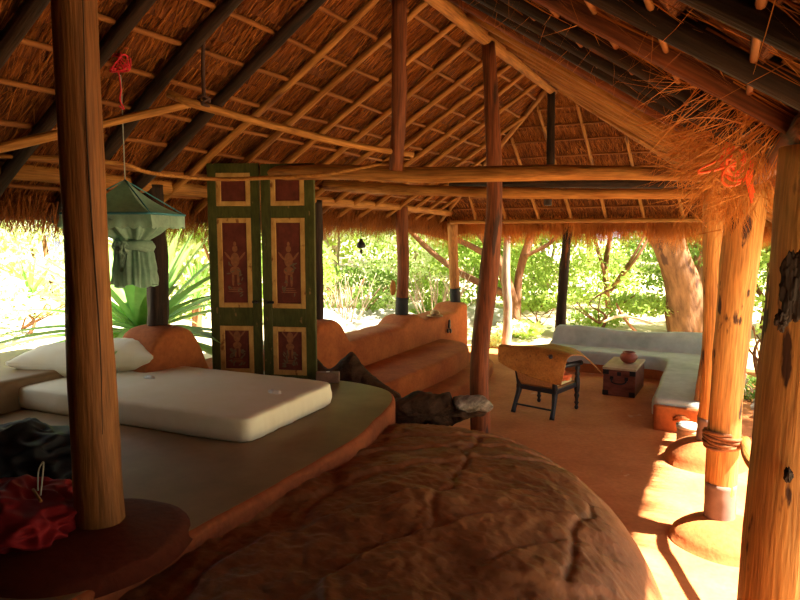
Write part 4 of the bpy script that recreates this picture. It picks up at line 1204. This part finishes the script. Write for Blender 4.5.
# background woods: individual trees and shrubs with crowns reaching low
rng = random.Random(21)
spots = []
side_words = {}
def bg(px, Y, w, h, size, n, leafm, label, seed, z0=.0, bare=False, cat='tree', group='woods beyond the hut'):
    d = ray(px, 300); x = d[0]/d[1]*Y; b = wl(x, Y); b.z = z0
    cl = []
    r_ = random.Random(seed)
    for k in range(7 if h > 2 else 4):
        cl.append((wd(r_.uniform(-w*.5, w*.5), r_.uniform(-.8, .8), h*(.15+.8*r_.random())), (w*.35, w*.3, h*.22)))
    tr = [wd(0, 0, -.1), wd(r_.uniform(-.2, .2), 0, h*.3), wd(r_.uniform(-.3, .3), 0, h*.6), wd(r_.uniform(-.4, .4), 0, h*.95)]
    br = []
    for k in range(4):
        a = r_.uniform(-1, 1)
        br.append(([wd(0, 0, h*.15), wd(a*w*.25, r_.uniform(-.4, .2), h*.45), wd(a*w*.5, r_.uniform(-.6, .2), h*.8)], [.035*h/3+.01, .03*h/3, .012]))
    tree(b, tr, [.05*h/3+.02, .045*h/3+.01, .04*h/3, .02], br, cl, n, size, seed, leafm, 'bark_grey' if seed % 2 else 'bark', label, cat=cat, name='shrub' if cat == 'shrub' else 'tree', group=group)

P_ = 'leaf_glare'; G_ = 'leaf'; D_ = 'leaf_deep'
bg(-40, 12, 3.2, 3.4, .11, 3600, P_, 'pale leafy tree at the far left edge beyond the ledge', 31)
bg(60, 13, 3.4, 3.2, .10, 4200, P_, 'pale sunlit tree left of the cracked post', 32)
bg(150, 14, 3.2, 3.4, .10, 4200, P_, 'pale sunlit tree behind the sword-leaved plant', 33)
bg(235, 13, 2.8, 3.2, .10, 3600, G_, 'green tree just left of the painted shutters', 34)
bg(335, 15, 3.4, 3.6, .075, 7000, P_, 'pale tree with sun glare in its leaf colour, right of the painted shutters', 35)
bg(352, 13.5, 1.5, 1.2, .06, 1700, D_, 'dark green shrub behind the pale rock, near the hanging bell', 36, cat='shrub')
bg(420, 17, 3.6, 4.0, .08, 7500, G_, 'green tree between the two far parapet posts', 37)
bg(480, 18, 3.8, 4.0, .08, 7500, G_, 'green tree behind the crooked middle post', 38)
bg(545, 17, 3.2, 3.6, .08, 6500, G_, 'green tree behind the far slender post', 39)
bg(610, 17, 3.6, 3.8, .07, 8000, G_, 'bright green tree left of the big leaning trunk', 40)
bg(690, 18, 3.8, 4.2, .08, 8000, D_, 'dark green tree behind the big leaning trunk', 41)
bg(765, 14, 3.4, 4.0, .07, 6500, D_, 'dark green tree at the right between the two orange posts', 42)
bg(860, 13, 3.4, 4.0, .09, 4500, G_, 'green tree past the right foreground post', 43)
bg(540, 13.6, 1.4, .7, .06, 1500, G_, 'low bush beyond the floor edge behind the chair', 44, cat='shrub', group='low bushes beyond the floor')
bg(495, 12.6, .9, .55, .06, 800, P_, 'low pale bush at the foot of the slim grey trunk', 45, cat='shrub', group='low bushes beyond the floor')
bg(600, 13.8, 2.2, 1.0, .06, 2600, G_, 'green bush behind the middle of the grey bench', 46, cat='shrub', group='low bushes beyond the floor')
bg(455, 15, 1.6, .9, .06, 1500, G_, 'green bush past the end of the parapet', 47, cat='shrub', group='low bushes beyond the floor')
bg(765, 9.5, 1.3, 1.0, .05, 1800, G_, 'leafy bush in the gap left of the right foreground post', 48, cat='shrub', group='low bushes beyond the floor')
bg(745, 8.0, .6, .35, .045, 500, D_, 'small dark weed clump on the stony ground right of the rope-bound post', 49, cat='shrub', group='low bushes beyond the floor')
bg(20, 9.5, 2.0, .8, .09, 900, P_, 'low pale shrub just beyond the grey ledge at the far left', 50, z0=.55, cat='shrub', group='low bushes beyond the floor')
# distant tree line closing the view
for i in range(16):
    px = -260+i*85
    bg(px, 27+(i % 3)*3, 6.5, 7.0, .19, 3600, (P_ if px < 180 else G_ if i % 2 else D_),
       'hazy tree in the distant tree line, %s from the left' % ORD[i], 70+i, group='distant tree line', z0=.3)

# bare twiggy bushes
def bare(px, Y, h, seed, label):
    d = ray(px, 300); b = wl(d[0]/d[1]*Y, Y); r_ = random.Random(seed)
    t = empty('bare_bush', b, label, 'bush')
    for k in range(12):
        a = r_.uniform(-1, 1); q = r_.uniform(-.4, .4)
        log('stem', [b+wd(a*.08, q*.1, 0), b+wd(a*.3*h, q*.3, h*.45), b+wd(a*.55*h, q*.5, h*(.75+.25*r_.random()))], [.02, .014, .005], 'bark_grey', t, sides=6, n=8, jit=.1)
        for m_ in range(2):
            s = b+wd(a*.3*h, q*.3, h*.45); e = s+wd(r_.uniform(-.4, .4)*h*.5, r_.uniform(-.2, .2), h*r_.uniform(.25, .45))
            log('twig', [s, (s+e)/2+wd(.03, 0, .02), e], [.009, .007, .003], 'bark_grey', t, sides=5, n=6, jit=.1)
bare(435, 12.9, 1.5, 1, 'pale leafless twiggy bush between the two far parapet posts')
bare(345, 12.5, 1.4, 2, 'pale leafless twiggy bush right of the painted shutters')
# fallen branch behind the bench
log('fallen_branch', [at(603, 322, 12.5), at(622, 316, 12.5), at(655, 324, 12.4)], [.02, .03, .012], 'bark_grey', label='fallen pale branch lying in the brush behind the grey bench', cat='branch')
log('fallen_branch', [at(616, 303, 12.7), at(624, 318, 12.5), at(636, 332, 12.4)], [.015, .025, .03], 'bark', label='short brown dead branch crossing the fallen pale one', cat='branch')

# grey boulders
def boulder(c, s, label, seed, m='rock_grey'):
    return blob('boulder', c, s, m, amp=.28, freq=1.1, sub=5, seed=seed, label=label, cat='boulder', rz=.4)
q = wl(-1.6, 13.3); boulder((q.x, q.y, -.25), (2.6, 1.5, .85), 'broad pale grey boulder outside, behind the mud parapet', 3)
q = wl(2.1, 15.0); boulder((q.x-1.2, q.y, -.1), (1.6, .8, .55), 'pale slab of rock past the end of the parapet', 6)
q = wl(-6.2, 10.5); boulder((q.x, q.y, .2), (2.6, 1.6, .5), 'pale rock shelf outside beyond the left ledge', 9)
rng = random.Random(3)
for i in range(9):
    q = at(752+rng.uniform(-14, 16), 400, 6.6+rng.uniform(-1.2, 1.8)); s = rng.uniform(.07, .15)
    boulder((q.x+.25, q.y, s*.3), (s, s*.8, s*.7), 'small grey stone on the ground right of the rope-bound post, among several', 20+i).update_tag()
for o in bpy.data.objects:
    if o.get('label', '').startswith('small grey stone'): o['group'] = 'small stones outside the right edge'

# sword-leaved plants
def rosette(c, n, L, w, seed, label, name='sword_leaf_plant', tilt=(10, 95)):
    t = empty(name, c, label, 'plant'); r_ = random.Random(seed)
    for k in range(n):
        a = k*2.39996+r_.uniform(-.2, .2); el = math.radians(r_.uniform(*tilt)); l = L*r_.uniform(.75, 1.1)
        d = Vector((math.cos(a)*math.cos(el), math.sin(a)*math.cos(el), math.sin(el))); sd = Vector((-math.sin(a), math.cos(a), 0))
        nn = d.cross(sd)
        vs = []; fs = []
        S = 10
        for i in range(S+1):
            tt = i/S; p = d*l*tt+Vector((0, 0, -.25*l*tt*tt*math.cos(el)))
            ww = w*(.55+.45*math.sin(min(1, tt*1.6)*math.pi/2))*(1-tt**2.2)+.002
            vs += [p-sd*ww-nn*ww*.35*-1, p, p+sd*ww+nn*ww*.35]
        for i in range(S):
            o_ = i*3
            fs += [(o_, o_+1, o_+4, o_+3), (o_+1, o_+2, o_+5, o_+4)]
        o = link('sword_leaf', mesh('sword_leaf', vs, fs), 'blade', t, world=False)
    log('stem', [Vector(c)-Vector((0, 0, .7)), Vector(c)], [.09, .07], 'bark', t, sides=10, n=6)
    return t
pc = at(143, 335, 6.6); rosette(pc, 54, 1.65, .085, 3, 'large plant with long sword-shaped leaves outside behind the pillow', tilt=(-6, 66))
pc = at(196, 300, 10.5); rosette(pc, 40, .8, .03, 5, 'smaller spiky plant left of the shutters', tilt=(5, 85))
pc = at(30, 300, 11.0); rosette(pc, 26, .9, .04, 8, 'spiky plant at the far left in the bright scrub', tilt=(5, 85))

# unseen tree on the sunny side, added so its crown dapples the light
tb = Vector((8.2, 3.2, 0))
tree(tb, [(0, 0, 0), (.1, 0, 2), (-.3, .2, 4.2), (-.6, .2, 6.4)], [.28, .22, .18, .10],
     [([(-.3, .2, 4.2), (-1.6, .3, 5.4), (-2.8, .2, 6.2)], [.12, .09, .04])],
     [((-1.6, -.4, 6.6), (1.0, .8, .5)), ((-2.2, 2.2, 6.6), (1.2, .9, .4)), ((.8, .2, 7.6), (1.8, 2.0, 1.0))], 5200, .10, 14, 'leaf', 'bark', 'tall unseen tree added right of the hut to dapple the sunlight')

# ------------------------------------------------------------------ light
w = bpy.data.worlds.new('World'); sc.world = w; w.use_nodes = True; nt = w.node_tree
bgn = nt.nodes['Background']; bgn.inputs['Color'].default_value = (.92, .97, 1.0, 1); bgn.inputs['Strength'].default_value = 1.3
sun = bpy.data.lights.new('sun', 'SUN'); sun.energy = 42.0; sun.angle = math.radians(1.0); sun.color = (1, .94, .84)
so_ = bpy.data.objects.new('sun', sun); COL.objects.link(so_)
sdir = Vector((.69, .06, 1.0)).normalized()
so_.rotation_euler = sdir.to_track_quat('Z', 'Y').to_euler(); so_.location = (6, 0, 8)

# ------------------------------------------------------------------ camera
cam = bpy.data.cameras.new('camera'); cam.sensor_width = 36; cam.lens = F/800*36; cam.clip_start = .02; cam.clip_end = 200
co = bpy.data.objects.new('camera', cam); COL.objects.link(co)
yaw = math.atan2(SA, CA)
co.location = (CAMX, CAMY, CAMZ); co.rotation_euler = (math.pi/2-PIT, 0, yaw)
sc.camera = co
sc.view_settings.view_transform = 'Standard'; sc.view_settings.look = 'None'; sc.view_settings.gamma = 1
sc.view_settings.use_curve_mapping = False; sc.view_settings.exposure = 0.12
